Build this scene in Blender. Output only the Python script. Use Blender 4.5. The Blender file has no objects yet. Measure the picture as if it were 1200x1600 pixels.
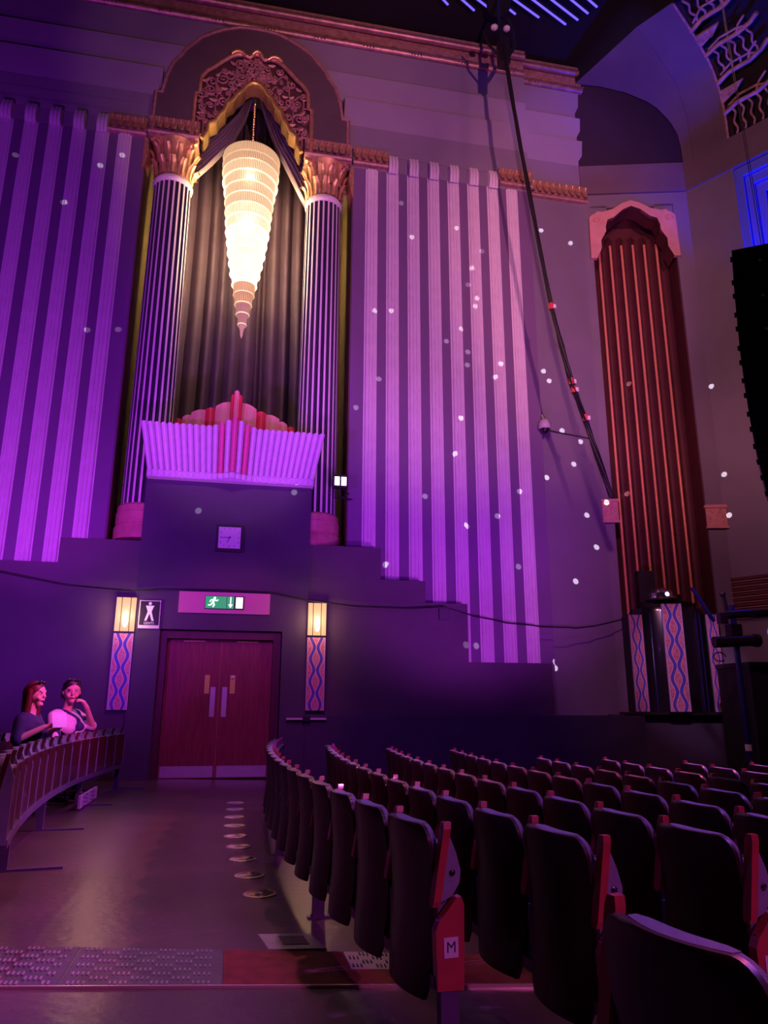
import bpy, bmesh, math, random
from mathutils import Vector, Matrix
random.seed(7)
PI = math.pi
sc = bpy.context.scene
COL = sc.collection

# ------------------------------------------------------------------ camera
PITCH, YAW, ROLL = math.radians(14.93), math.radians(11.2), math.radians(0.226)
fw = Vector((math.sin(YAW)*math.cos(PITCH), math.cos(YAW)*math.cos(PITCH), math.sin(PITCH)))
rt = Vector((math.cos(YAW), -math.sin(YAW), 0)); up = rt.cross(fw)
r2 = rt*math.cos(ROLL) + up*math.sin(ROLL); u2 = up*math.cos(ROLL) - rt*math.sin(ROLL)
cam = bpy.data.objects.new('camera', bpy.data.cameras.new('camera')); COL.objects.link(cam)
cam.matrix_world = Matrix(((r2.x, u2.x, -fw.x, 0), (r2.y, u2.y, -fw.y, 0), (r2.z, u2.z, -fw.z, 1.25), (0, 0, 0, 1)))
cam.data.sensor_fit = 'VERTICAL'; cam.data.sensor_height = 36; cam.data.lens = 36*1149/1600
cam.data.clip_start = 0.05; cam.data.clip_end = 100
sc.camera = cam

# ------------------------------------------------------------------ world, exposure, lights
sc.view_settings.view_transform = 'Standard'; sc.view_settings.look = 'None'
sc.view_settings.exposure = 0; sc.view_settings.gamma = 1; sc.view_settings.use_curve_mapping = False
w = bpy.data.worlds.new('hall_dark'); sc.world = w; w.use_nodes = True
w.node_tree.nodes['Background'].inputs[0].default_value = (0.30, 0.10, 0.42, 1)
w.node_tree.nodes['Background'].inputs[1].default_value = 0.014

def aim(o, loc, tgt):
    o.location = loc
    o.rotation_euler = (Vector(tgt)-Vector(loc)).to_track_quat('-Z', 'Y').to_euler()
def spot(name, loc, tgt, color, watts, deg, blend=0.6, size=0.15):
    l = bpy.data.lights.new(name, 'SPOT'); l.color = color; l.energy = watts
    l.spot_size = math.radians(deg); l.spot_blend = blend; l.shadow_soft_size = size
    o = bpy.data.objects.new(name, l); COL.objects.link(o); aim(o, loc, tgt); return o
def area(name, loc, tgt, color, watts, sx, sy):
    l = bpy.data.lights.new(name, 'AREA'); l.shape = 'RECTANGLE'; l.size = sx; l.size_y = sy
    l.color = color; l.energy = watts
    o = bpy.data.objects.new(name, l); COL.objects.link(o); aim(o, loc, tgt); return o
def point(name, loc, color, watts, size=0.1):
    l = bpy.data.lights.new(name, 'POINT'); l.color = color; l.energy = watts; l.shadow_soft_size = size
    o = bpy.data.objects.new(name, l); COL.objects.link(o); o.location = loc; return o
VIOLET = (0.42, 0.05, 1.0); MAGENTA = (1.0, 0.06, 0.55); PINK = (1.0, 0.32, 0.55); BLUE = (0.05, 0.06, 1.0); WARM = (1.0, 0.62, 0.32)
spot('wash_violet_left', (-5.5, 5.0, 2.0), (-4.4, 14.8, 7.0), (0.40, 0.03, 1.0), 2300, 80)
spot('wash_violet_low', (0.5, 3.0, 6.0), (1.5, 14.4, 3.0), (0.40, 0.03, 1.0), 1000, 62)
spot('wash_violet_left_low', (-3.9, 10.5, 3.6), (-4.2, 14.8, 7.0), (0.66, 0.05, 1.0), 420, 95)
spot('wash_violet_right', (3.6, 5.5, 1.6), (4.3, 14.8, 8.6), (0.42, 0.04, 1.0), 1250, 60)
spot('wash_violet_right_low', (4.8, 10.3, 2.2), (4.7, 14.8, 5.4), (0.66, 0.07, 1.0), 420, 100)
spot('wash_pink_high', (5.5, -2.0, 9.0), (4.4, 14.8, 12.2), (1.0, 0.34, 0.52), 4600, 50)
spot('wash_pink_arch', (-1.0, 2.0, 8.5), (-0.3, 14.8, 15.6), (1.0, 0.42, 0.36), 850, 36)
spot('wash_red_corner', (2.0, 4.0, 9.0), (10.6, 13.6, 12.0), (1.0, 0.36, 0.42), 1900, 66)
spot('wash_red_corner_low', (4.6, 7.5, 7.5), (10.0, 13.9, 4.2), (1.0, 0.30, 0.50), 560, 66)
spot('wash_blue_corner', (6.0, 11.2, 16.7), (9.3, 14.4, 17.2), (0.13, 0.05, 1.0), 110, 50)
spot('wash_blue_fascia', (5.0, 9.0, 15.5), (7.7, 15.0, 16.0), (0.2, 0.08, 1.0), 330, 30)
spot('wash_violet_pelmet', (0.0, 8.0, 1.6), (-0.2, 14.2, 7.2), (0.55, 0.06, 1.0), 1500, 34)
spot('wash_magenta_people', (0.5, 7.5, 4.6), (-2.28, 10.45, 1.4), (1.0, 0.07, 0.55), 1500, 24, 0.6, 0.3)
spot('wash_magenta_door', (0.2, 9.5, 5.0), (-0.2, 14.5, 1.6), (1.0, 0.12, 0.42), 230, 50)
spot('stage_violet', (11.0, 6.0, 7.5), (1.6, 4.5, 0.4), (0.45, 0.12, 1.0), 5200, 60)
spot('stage_magenta', (9.0, 8.0, 7.5), (1.5, 4.5, 0.5), (1.0, 0.12, 0.38), 4200, 66)
spot('aisle_pink', (2.6, 7.5, 9.5), (-0.7, 6.8, 0.0), (1.0, 0.36, 0.44), 1000, 42)
spot('cross_aisle_violet', (2.6, 3.0, 7.0), (-1.1, 4.2, 0.0), (0.60, 0.10, 1.0), 900, 24)
spot('seat_end_wash', (3.8, -3.5, 5.0), (1.3, 2.9, 0.5), (1.0, 0.14, 0.80), 650, 34)
spot('drum_violet', (6.5, 9.0, 6.0), (9.2, 13.9, 2.3), (0.85, 0.38, 1.0), 520, 22)
spot('fan_warm', (-0.3, 6.0, 9.5), (-0.26, 14.7, 6.4), (1.0, 0.45, 0.36), 520, 26)
spot('seat_violet_left', (2.5, 9.0, 6.5), (-2.0, 8.5, 0.5), (0.42, 0.10, 1.0), 420, 60)
spot('cloud_projector', (3.5, 1.0, 7.0), (0.9, 3.9, 0.0), (0.62, 0.60, 1.0), 60, 14)

# ------------------------------------------------------------------ helpers
MATS = {}
def mat(name, color, rough=0.6, metal=0.0, var=0.0, scale=8.0, bump=0.0, bscale=40.0, emis=None, es=0.0, coat=0.0, stretch=None, spec=0.5):
    m = bpy.data.materials.new(name); m.use_nodes = True; nt = m.node_tree; n = nt.nodes; b = n['Principled BSDF']
    b.inputs['Base Color'].default_value = (*color, 1); b.inputs['Roughness'].default_value = rough
    b.inputs['Metallic'].default_value = metal; b.inputs['Coat Weight'].default_value = coat
    b.inputs['Specular IOR Level'].default_value = spec
    tc = n.new('ShaderNodeTexCoord'); src = tc.outputs['Object']
    if stretch:
        mp = n.new('ShaderNodeMapping'); mp.inputs['Scale'].default_value = stretch
        nt.links.new(src, mp.inputs['Vector']); src = mp.outputs['Vector']
    if var > 0:
        t = n.new('ShaderNodeTexNoise'); t.inputs['Scale'].default_value = scale; t.inputs['Detail'].default_value = 6
        nt.links.new(src, t.inputs['Vector'])
        r = n.new('ShaderNodeMapRange'); r.inputs['From Min'].default_value = 0.3; r.inputs['From Max'].default_value = 0.7
        r.inputs['To Min'].default_value = 1-var; r.inputs['To Max'].default_value = 1+var
        nt.links.new(t.outputs['Fac'], r.inputs['Value'])
        mx = n.new('ShaderNodeVectorMath'); mx.operation = 'SCALE'; mx.inputs[0].default_value = color
        nt.links.new(r.outputs['Result'], mx.inputs['Scale']); nt.links.new(mx.outputs[0], b.inputs['Base Color'])
    if bump > 0:
        t2 = n.new('ShaderNodeTexNoise'); t2.inputs['Scale'].default_value = bscale; t2.inputs['Detail'].default_value = 5
        nt.links.new(src, t2.inputs['Vector'])
        bp = n.new('ShaderNodeBump'); bp.inputs['Strength'].default_value = bump; bp.inputs['Distance'].default_value = 0.02
        nt.links.new(t2.outputs['Fac'], bp.inputs['Height']); nt.links.new(bp.outputs[0], b.inputs['Normal'])
    if emis:
        b.inputs['Emission Color'].default_value = (*emis, 1); b.inputs['Emission Strength'].default_value = es
    MATS[name] = m; return m

M_navy = mat('navy_paint', (0.060, 0.045, 0.085), 0.55, var=0.10, scale=2, bump=0.15, bscale=60)
M_plum = mat('plum_paint', (0.090, 0.055, 0.095), 0.6, var=0.12, scale=1.5, bump=0.2, bscale=50)
M_wall = mat('mauve_paint', (0.22, 0.19, 0.24), 0.7, var=0.06, scale=1.2, bump=0.1, bscale=30)
M_panel = mat('panel_paint', (0.20, 0.12, 0.24), 0.7, var=0.05, scale=1.0, bump=0.05)
M_strip = mat('cream_plaster', (0.78, 0.70, 0.74), 0.6, var=0.05, scale=4)
M_fascia = mat('fascia_plaster', (0.26, 0.22, 0.28), 0.75, var=0.05, scale=1)
M_fascia2 = mat('fascia_plaster_pale', (0.33, 0.28, 0.36), 0.75, var=0.05, scale=1)
M_gold = mat('antique_gold', (0.72, 0.43, 0.22), 0.42, 0.55, var=0.25, scale=9, bump=0.2, bscale=20)
M_goldb = mat('bright_gold', (0.95, 0.66, 0.25), 0.3, 0.8, var=0.1, scale=9)
M_bronze = mat('bronze_trim', (0.42, 0.24, 0.20), 0.4, 0.6, var=0.3, scale=6)
M_carve = mat('carved_rose', (0.46, 0.25, 0.20), 0.5, 0.25, var=0.25, scale=10)
M_archp = mat('arch_panel_paint', (0.12, 0.085, 0.09), 0.6, var=0.08, scale=2)
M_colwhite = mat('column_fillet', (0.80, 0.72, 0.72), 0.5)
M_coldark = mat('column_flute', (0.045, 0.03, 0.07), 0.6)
M_colbase = mat('column_base_rose', (0.62, 0.28, 0.25), 0.4, 0.2, var=0.1)
M_olive = mat('olive_wall', (0.12, 0.09, 0.03), 0.7, var=0.25, scale=3)
M_drape = mat('grey_drape', (0.075, 0.050, 0.064), 0.65, var=0.10, scale=3, bump=0.1, bscale=80)
M_swag = mat('swag_satin', (0.19, 0.155, 0.165), 0.4, var=0.10, scale=3)
M_pel = mat('pelmet_lilac', (0.66, 0.52, 0.72), 0.5, var=0.05)
M_red = mat('fan_red', (0.75, 0.03, 0.08), 0.45)
M_peach = mat('fan_peach', (0.85, 0.40, 0.32), 0.45)
M_pinkr = mat('pelmet_red_reed', (0.72, 0.12, 0.28), 0.45)
M_door = mat('door_wood', (0.22, 0.035, 0.045), 0.4, var=0.25, scale=5, stretch=(8, 8, 0.6), coat=0.3)
M_doorf = mat('door_frame_wood', (0.075, 0.012, 0.022), 0.45, var=0.2, scale=5)
M_brass = mat('brass', (0.62, 0.62, 0.12), 0.45, 0.2)
M_steel = mat('kick_steel', (0.55, 0.50, 0.58), 0.4, 0.4, var=0.05)
M_black = mat('matt_black', (0.012, 0.010, 0.014), 0.5)
M_black2 = mat('gloss_black', (0.015, 0.010, 0.018), 0.18, coat=0.4)
M_white = mat('white_print', (0.8, 0.8, 0.8), 0.5, emis=(0.6, 0.8, 0.9), es=0.0)
M_signp = mat('pink_sign_board', (0.72, 0.30, 0.42), 0.5)
M_green = mat('exit_green', (0.0, 0.25, 0.08), 0.4, emis=(0.0, 0.42, 0.12), es=0.7)
M_exitw = mat('exit_white', (0.8, 1, 0.9), 0.4, emis=(0.75, 1, 0.8), es=1.3)
M_face = mat('clock_face', (0.85, 0.80, 0.85), 0.5)
M_lamp = mat('sconce_glass', (0.12, 0.09, 0.06), 0.4, emis=(1.0, 0.52, 0.24), es=0.9)
M_bulb = mat('sconce_bulb_glow', (1, 0.8, 0.5), 0.4, emis=(1.0, 0.78, 0.45), es=2.0)
M_floor = mat('vinyl_floor', (0.092, 0.052, 0.056), 0.30, var=0.22, scale=1.4, bump=0.16, bscale=14, spec=0.8)
M_tread = mat('tread_steel', (0.10, 0.08, 0.11), 0.45, 0.2, var=0.2, scale=6, bump=0.2)
M_carpet = mat('red_carpet', (0.22, 0.035, 0.035), 0.85, var=0.25, scale=14, bump=0.6, bscale=160)
M_brassl = mat('brass_line', (0.85, 0.6, 0.5), 0.3, 0.6)
M_grate = mat('floor_vent_metal', (0.60, 0.42, 0.42), 0.5, 0.3)
M_boxm = mat('floor_box_metal', (0.36, 0.30, 0.36), 0.45, 0.2, var=0.15, scale=10)
M_shell = mat('seat_shell_ply', (0.022, 0.006, 0.008), 0.40, var=0.2, scale=4, coat=0.05, spec=0.35)
M_under = mat('seat_underside_ply', (0.055, 0.008, 0.014), 0.35, var=0.2, scale=4, coat=0.2)
M_cloth = mat('blue_moquette', (0.16, 0.17, 0.24), 0.9, var=0.1, scale=30, bump=0.4, bscale=300)
M_arm = mat('arm_redwood', (0.42, 0.05, 0.06), 0.3, var=0.15, scale=8, coat=0.5)
M_arm_shaded = mat('arm_redwood_shaded', (0.10, 0.014, 0.022), 0.25, coat=0.6)  # same red arms, darkened in colour to hold back light on the left rows
M_bmetal = mat('blue_grey_metal', (0.26, 0.24, 0.38), 0.45, 0.2, var=0.1, scale=20)
M_post = mat('post_metal', (0.13, 0.08, 0.20), 0.4, 0.3)
M_label = mat('row_label', (0.72, 0.60, 0.78), 0.5)
M_ink = mat('label_ink', (0.03, 0.02, 0.05), 0.5)
M_skin = mat('skin', (0.72, 0.42, 0.36), 0.5, var=0.06, scale=12)
M_hair1 = mat('auburn_hair', (0.10, 0.012, 0.012), 0.45, var=0.3, scale=40, stretch=(4, 4, 0.5))
M_hair2 = mat('dark_hair', (0.022, 0.010, 0.012), 0.45, var=0.3, scale=40)
M_top1 = mat('navy_top', (0.035, 0.025, 0.10), 0.8, var=0.2, scale=20)
M_top1s = mat('black_sheer', (0.02, 0.010, 0.014), 0.7)
M_trous = mat('dark_trousers', (0.015, 0.012, 0.025), 0.8)
M_paper = mat('lilac_paper', (0.75, 0.65, 0.85), 0.6)
M_shade = mat('sunglass_lens', (0.02, 0.02, 0.02), 0.08)
M_lip = mat('lips', (0.45, 0.06, 0.10), 0.5); M_eye = mat('eye_dark', (0.02, 0.01, 0.02), 0.2)
M_maroon = mat('maroon_pleats', (0.10, 0.022, 0.028), 0.6, var=0.15, scale=3)
M_rib = mat('highlight_rib', (0.95, 0.38, 0.22), 0.4, 0.2)  # orange highlight along the ridges, painted as the rib colour
M_rosep = mat('rose_plaster', (0.72, 0.36, 0.32), 0.55, var=0.1, scale=4)
M_grille = mat('grille_bronze', (0.50, 0.28, 0.25), 0.55, var=0.3, scale=7)
M_cove = mat('cove_plaster', (0.17, 0.12, 0.145), 0.75, var=0.1, scale=1.2, bump=0.1)
M_dark = mat('ceiling_black', (0.012, 0.009, 0.014), 0.9)
M_lun = mat('lunette_dark', (0.035, 0.018, 0.03), 0.85)
M_led = mat('led_violet', (0.1, 0.1, 0.5), 0.4, emis=(0.12, 0.08, 1.0), es=1.9)
M_winb = mat('stepped_niche_plaster', (0.12, 0.16, 0.75), 0.7)  # blue of the light is put into the plaster colour too
M_cctv = mat('camera_housing', (0.55, 0.5, 0.55), 0.4)
M_dome = mat('mirror_facets', (0.75, 0.70, 0.80), 0.08, 0.95, var=0.3, scale=30)
M_flood = mat('flood_lens', (1, 1, 1), 0.3, emis=(0.85, 0.65, 1.0), es=5)
M_redtape = mat('red_strap', (0.6, 0.04, 0.04), 0.5)
M_whitet = mat('white_tape', (0.8, 0.75, 0.8), 0.5)
M_blueled = mat('stand_blue', (0.03, 0.03, 0.25), 0.25, 0.6)
M_chl = {}
for i, (c, s) in enumerate([((1.0, .62, .34), .72), ((1.0, .68, .40), 1.0), ((1.0, .82, .52), 2.3), ((1.0, .48, .26), .62), ((1.0, .42, .42), .42), ((1.0, .74, .45), 1.45)]):
    M_chl[i] = mat('crystal_glow', (0.25, 0.2, 0.15), 0.25, emis=c, es=s)
    M_chl[10+i] = mat('crystal_gap', (0.15, 0.1, 0.06), 0.35, emis=(c[0], c[1]*.8, c[2]*.6), es=s*0.55)

class MB:
    def __init__(s): s.v = []; s.f = []; s.m = []; s.uv = {}
    def add(s, vs, fs, mi=0):
        o = len(s.v); s.v += [tuple(p) for p in vs]; s.f += [tuple(i+o for i in f) for f in fs]; s.m += [mi]*len(fs); return s
    def box(s, x0, x1, y0, y1, z0, z1, mi=0, T=None):
        vs = [(x, y, z) for x in (x0, x1) for y in (y0, y1) for z in (z0, z1)]
        if T: vs = [T(*p) for p in vs]
        return s.add(vs, [(0, 1, 3, 2), (4, 6, 7, 5), (0, 4, 5, 1), (2, 3, 7, 6), (0, 2, 6, 4), (1, 5, 7, 3)], mi)
    def prism(s, poly, d0, d1, T, mi=0):          # poly in (u, z); T(u, d, z)
        n = len(poly)
        vs = [T(u, d0, z) for u, z in poly] + [T(u, d1, z) for u, z in poly]
        fs = [tuple(range(n)), tuple(range(2*n-1, n-1, -1))] + [(i, (i+1) % n, n+(i+1) % n, n+i) for i in range(n)]
        return s.add(vs, fs, mi)
    def tube(s, pts, r, n=8, mi=0, caps=True):
        pts = [Vector(p) for p in pts]; rs = r if isinstance(r, (list, tuple)) else [r]*len(pts)
        vs = []; prev = None
        for i, p in enumerate(pts):
            t = (pts[min(i+1, len(pts)-1)]-pts[max(i-1, 0)]).normalized()
            a = prev if prev is not None else (Vector((0, 0, 1)) if abs(t.z) < 0.9 else Vector((1, 0, 0)))
            x = (a - t*a.dot(t)).normalized(); y = t.cross(x); prev = x
            vs += [p + (x*math.cos(2*PI*k/n)+y*math.sin(2*PI*k/n))*rs[i] for k in range(n)]
        fs = [(i*n+k, i*n+(k+1) % n, (i+1)*n+(k+1) % n, (i+1)*n+k) for i in range(len(pts)-1) for k in range(n)]
        if caps: fs += [tuple(range(n-1, -1, -1)), tuple((len(pts)-1)*n+k for k in range(n))]
        return s.add(vs, fs, mi)
    def lathe(s, prof, c=(0, 0, 0), n=32, mi=0, a0=0, a1=2*PI, mod=None):
        vs = []; full = abs(a1-a0-2*PI) < 1e-6; m = n if full else n+1
        for r, z in prof:
            for k in range(m):
                a = a0+(a1-a0)*k/n; rr = r*(mod(k) if mod else 1)
                vs.append((c[0]+rr*math.cos(a), c[1]+rr*math.sin(a), c[2]+z))
        fs = [(i*m+k, i*m+(k+1) % m, (i+1)*m+(k+1) % m, (i+1)*m+k) for i in range(len(prof)-1) for k in range(m if full else n)]
        return s.add(vs, fs, mi)
    def grid(s, rows, mi=0, closed=False):
        n = len(rows[0]); vs = [p for r in rows for p in r]
        fs = [(i*n+k, i*n+(k+1) % n, (i+1)*n+(k+1) % n, (i+1)*n+k) for i in range(len(rows)-1) for k in range(n if closed else n-1)]
        return s.add(vs, fs, mi)
    def ball(s, c, rx, ry=None, rz=None, n=14, mi=0):
        ry = ry or rx; rz = rz or rx; rows = []
        for i in range(n//2+1):
            th = PI*i/(n//2)
            th = min(max(th, 0.02), PI-0.02)
            rows.append([(c[0]+rx*math.sin(th)*math.cos(2*PI*k/n), c[1]+ry*math.sin(th)*math.sin(2*PI*k/n), c[2]-rz*math.cos(th)) for k in range(n)])
        s.grid(rows, mi, True)
        o = len(s.v)-len(rows)*n
        s.f += [tuple(o+k for k in range(n-1, -1, -1)), tuple(o+(len(rows)-1)*n+k for k in range(n))]; s.m += [mi, mi]; return s
    def mesh(s, name, mats, smooth=False):
        me = bpy.data.meshes.new(name); me.from_pydata(s.v, [], s.f); 
        for m in (mats if isinstance(mats, (list, tuple)) else [mats]): me.materials.append(m)
        me.polygons.foreach_set('material_index', s.m)
        bm = bmesh.new(); bm.from_mesh(me); bmesh.ops.recalc_face_normals(bm, faces=bm.faces); bm.to_mesh(me); bm.free()
        if smooth:
            me.polygons.foreach_set('use_smooth', [True]*len(me.polygons)); me.set_sharp_from_angle(angle=math.radians(smooth if smooth > 1 else 40))
        me.update(); return me

def put(name, me, parent=None, world=False, loc=None):
    o = bpy.data.objects.new(name, me); COL.objects.link(o)
    if parent is not None:
        o.parent = parent
        if world:
            l = Vector((0, 0, 0)); p = parent
            while p: l += p.location; p = p.parent
            o.location = -l
    if loc is not None: o.location = loc
    return o
def obj(name, mb, m, parent=None, smooth=False, world=True):
    return put(name, mb.mesh(name, m, smooth), parent, world and parent is not None)
def tag(o, label=None, cat=None, group=None, kind=None):
    if label: o['label'] = label
    if cat: o['category'] = cat
    if group: o['group'] = group
    if kind: o['kind'] = kind
    return o
def thing(name, loc, label, cat, group=None, rz=0):
    o = bpy.data.objects.new(name, None); COL.objects.link(o); o.location = loc; o.rotation_euler = (0, 0, rz)
    o.empty_display_size = 0.1
    return tag(o, label, cat, group)
def struct(name, mb, m, label=None, parent=None, smooth=False):
    o = obj(name, mb, m, parent, smooth)
    if parent is None: tag(o, label, None, None, 'structure')
    return o
def text_mesh(s, size, m, depth=0.002):
    c = bpy.data.curves.new('t', 'FONT'); c.body = s; c.size = size; c.align_x = 'CENTER'; c.align_y = 'CENTER'; c.extrude = depth
    o = bpy.data.objects.new('t', c); COL.objects.link(o)
    me = bpy.data.meshes.new_from_object(o.evaluated_get(bpy.context.evaluated_depsgraph_get()))
    bpy.data.objects.remove(o); me.materials.clear(); me.materials.append(m); return me
W = lambda u, d, z: (u, d, z)        # world: u = X, d = Y

# corner geometry
P0 = Vector((8.16, 15.04, 0)); DA = Vector((.967, -.254, 0)); NA = Vector((.254, .967, 0))   # alcove wall: along, into the wall
P1 = P0+DA*2.67; DR = Vector((.54, -.8417, 0)); NR = Vector((.8417, .54, 0))               # angled wall on the right
def TA(u, d, z): p = P0+DA*u+NA*d; return (p.x, p.y, z)
def TR(u, d, z): p = P1+DR*u+NR*d; return (p.x, p.y, z)

# ------------------------------------------------------------------ floor and ceiling
def fz(x): return -0.02*(x+1) if x > -1 else 0.0
mb = MB()
xs = [-9, -1, 14]; ys = [-7, 15.3]
mb.add([(x, y, fz(x)) for x in xs for y in ys], [(0, 2, 3, 1), (2, 4, 5, 3)])
struct('floor', mb, M_floor, 'dark worn vinyl floor sloping gently down towards the stage')
mb = MB()
mb.box(-9, 14, -7, 17.5, 18.3, 18.5)
struct('ceiling', mb, M_dark, 'unlit black ceiling above the hall')
# tactile steel sheets and red carpet band across the aisle
def band_pt(x, t): # t 0 near brass line, 1 far
    y0 = 4.09-0.112*(x+0.98); y1 = 4.74-0.17*(x+1.16)
    y = y0+(y1-y0)*t
    return (x, y, fz(x)+0.004)
def band(x0, x1, t0=0.02, t1=1.0, z=0.0):
    mb = MB(); a, b, c, d = band_pt(x0, t0), band_pt(x1, t0), band_pt(x1, t1), band_pt(x0, t1)
    mb.add([(p[0], p[1], p[2]-0.004) for p in (a, b, c, d)]+[(p[0], p[1], p[2]+z) for p in (a, b, c, d)], [(4, 5, 6, 7), (0, 1, 5, 4), (1, 2, 6, 5), (2, 3, 7, 6), (3, 0, 4, 7)])
    return mb
tr = thing('tread_plate_strip', (-1.2, 4.35, 0), 'raised-bar steel tread sheets laid across the aisle floor, left of the red carpet', 'floor plate')
for x0, x1 in ((-2.0, -0.735), (-0.725, 0.02)):
    obj('tread_sheet', band(x0, x1), M_tread, tr)
mb = MB()
def fill_bars(mb, x0, x1):
    x = x0+0.03
    i = 0
    while x < x1-0.03:
        for j in range(9):
            if (i//4+j) % 2: continue
            t = 0.06+j*0.105
            a = band_pt(x, t); b = band_pt(x+0.004, t+0.07)
            mb.box(a[0]-0.004, a[0]+0.004, a[1], b[1], a[2]-0.001, a[2]+0.005)
        x += 0.024; i += 1
fill_bars(mb, -1.6, -0.74); fill_bars(mb, -0.72, 0.01)
tag(obj('tread_bars', mb, M_boxm, tr), kind='stuff')
cp = obj('carpet_strip', band(0.025, 2.1, 0.02, 1.0, 0.0), M_carpet); tag(cp, 'dull red carpet strip continuing the tread sheets towards the seats', 'carpet')
tp = thing('tread_plate_patch', (0.75, 4.1, 0), 'small steel tread plate let into the red carpet beside the seats', 'floor plate')
obj('tread_sheet', band(0.66, 0.90, 0.45, 0.98, 0.003), M_boxm, tp)
mb = MB()
x = 0.68; i = 0
while x < 0.89:
    for j in range(4):
        if (i//3+j) % 2 == 0:
            a = band_pt(x, 0.5+j*0.12); b = band_pt(x+.003, 0.5+j*0.12+0.08); mb.box(a[0]-.003, a[0]+.003, a[1], b[1], a[2]+.002, a[2]+.009)
    x += 0.02; i += 1
tag(obj('tread_bars', mb, M_ink, tp), kind='stuff')
mb = MB()
for x0, x1 in ((-3.0, 2.6),):
    a, b = band_pt(x0, 0), band_pt(-1, 0); c = band_pt(x1, 0)
    for p, q in ((a, b), (b, c)):
        mb.add([(p[0], p[1]-.008, p[2]-.004), (q[0], q[1]-.008, q[2]-.004), (q[0], q[1]+.008, q[2]-.004), (p[0], p[1]+.008, p[2]-.004),
                (p[0], p[1]-.006, p[2]+.008), (q[0], q[1]-.006, q[2]+.008), (q[0], q[1]+.006, q[2]+.008), (p[0], p[1]+.006, p[2]+.008)],
               [(4, 5, 6, 7), (0, 1, 5, 4), (2, 3, 7, 6), (1, 2, 6, 5), (3, 0, 4, 7)])
tag(obj('brass_strip', mb, M_brassl), 'thin brass edging strip running across the aisle floor', 'floor trim')
# round vents
vents = [(.11, 11.02), (.10, 10.34), (.09, 9.63), (.09, 8.96), (.10, 8.26), (.13, 7.66), (.16, 7.05), (.20, 6.39), (.26, 5.78)]
mbr = MB(); mbr.lathe([(.118, 0), (.118, .004), (.108, .009), (.096, .009), (.096, .003), (.0001, .002)], n=28)
mring = mbr.mesh('rim', M_grate, 40)
mbs = MB()
for k in range(14):
    a = 2*PI*k/14
    mbs.tube([(0.022*math.cos(a), 0.022*math.sin(a), .006), (0.098*math.cos(a), 0.098*math.sin(a), .006)], .0065, 4)
mbs.lathe([(.0001, .010), (.024, .010), (.028, .004)], n=14)
msp = mbs.mesh('grille', M_grate)
names = ['nearest', 'second', 'third', 'fourth', 'fifth', 'sixth', 'seventh', 'eighth', 'ninth']
for i, (x, y) in enumerate(reversed(vents)):
    t = thing('floor_vent', (x, y, fz(x)), 'round metal floor vent, %s%s of the line along the aisle' % (names[i], '' if i == 0 else ' from the camera'), 'vent', 'round vents along the aisle')
    put('rim', mring, t); put('grille', msp, t)
t = thing('floor_box', (0.385, 4.63, 0), 'pale square floor box with a dark hatch by the red carpet', 'floor box')
mb = MB(); z = fz(.385)
mb.add([(.21, 4.81, z), (.52, 4.77, z), (.58, 4.47, z), (.26, 4.51, z), (.215, 4.805, z+.008), (.515, 4.765, z+.008), (.572, 4.475, z+.008), (.265, 4.515, z+.008)],
       [(4, 7, 6, 5), (0, 1, 5, 4), (1, 2, 6, 5), (2, 3, 7, 6), (3, 0, 4, 7)])
obj('frame', mb, M_boxm, t)
mb = MB(); mb.add([(.33, 4.735, z+.006), (.47, 4.715, z+.006), (.49, 4.555, z+.006), (.35, 4.575, z+.006)]+[(.33, 4.735, z+.011), (.47, 4.715, z+.011), (.49, 4.555, z+.011), (.35, 4.575, z+.011)],
       [(4, 7, 6, 5), (0, 1, 5, 4), (1, 2, 6, 5), (2, 3, 7, 6), (3, 0, 4, 7)])
obj('hatch', mb, M_under, t)

# ------------------------------------------------------------------ main wall, lower parts
D = 14.44
mb = MB(); mb.box(-9, -1.885, D, D+1.2, 0, 3.86); struct('wall_left_plinth', mb, M_plum, 'dark painted plinth wall left of the door')
mb = MB(); mb.box(-3.35, -1.885, D+.004, D+1.2, 3.86, 4.34); struct('wall_left_step', mb, M_plum, 'dark painted step block left of the clock wall')
mb = MB(); mb.box(1.34, 2.80, D, D+1.2, 3.762, 4.41); mb.box(1.34, 3.73, D, D+1.15, 3.322, 3.76); mb.box(1.34, 4.61, D, D+1.1, 1.12, 3.32); mb.box(4.612, 6.39, D, D+1.0, 1.12, 2.15)
mb.box(1.34, 4.61, D-.03, D, 1.12, 1.30)
struct('wall_right_steps', mb, M_plum, 'stepped dark painted plinth right of the door')
mb = MB(); mb.box(1.34, 8.3, D-.14, D+1.2, -.3, 1.12); struct('wall_base_dado', mb, M_navy, 'dark navy dado wall behind the seat rows')
mb = MB(); mb.box(-.28, 6.0, -.35, .6, -.4, 1.14, T=TA); struct('wall_base_alcove', mb, M_navy, 'dark dado under the curtained corner alcove')
# door block with opening
mb = MB()
mb.box(-1.885, -1.40, D-.1, D+1.2, 0, 5.65); mb.box(0.86, 1.338, D-.1, D+1.2, -.1, 5.65); mb.box(-1.40, .86, D-.1, D+1.2, 2.66, 5.65)
mb.box(-1.40, .86, D+.22, D+1.2, 0, 2.66)
struct('wall_center_block', mb, M_navy, 'dark blue block wall around the double door')
mb = MB(); mb.box(-1.90, -1.42, D-.16, D-.1, 0, .30); mb.box(-1.90, -1.42, D-.14, D-.1, .30, .34); struct('baseboard_left', mb, M_navy, 'dark skirting block left of the door')
mb = MB(); mb.box(-3.4, -1.9, D-.04, D, 0, .14); struct('baseboard_far_left', mb, M_navy)
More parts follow.
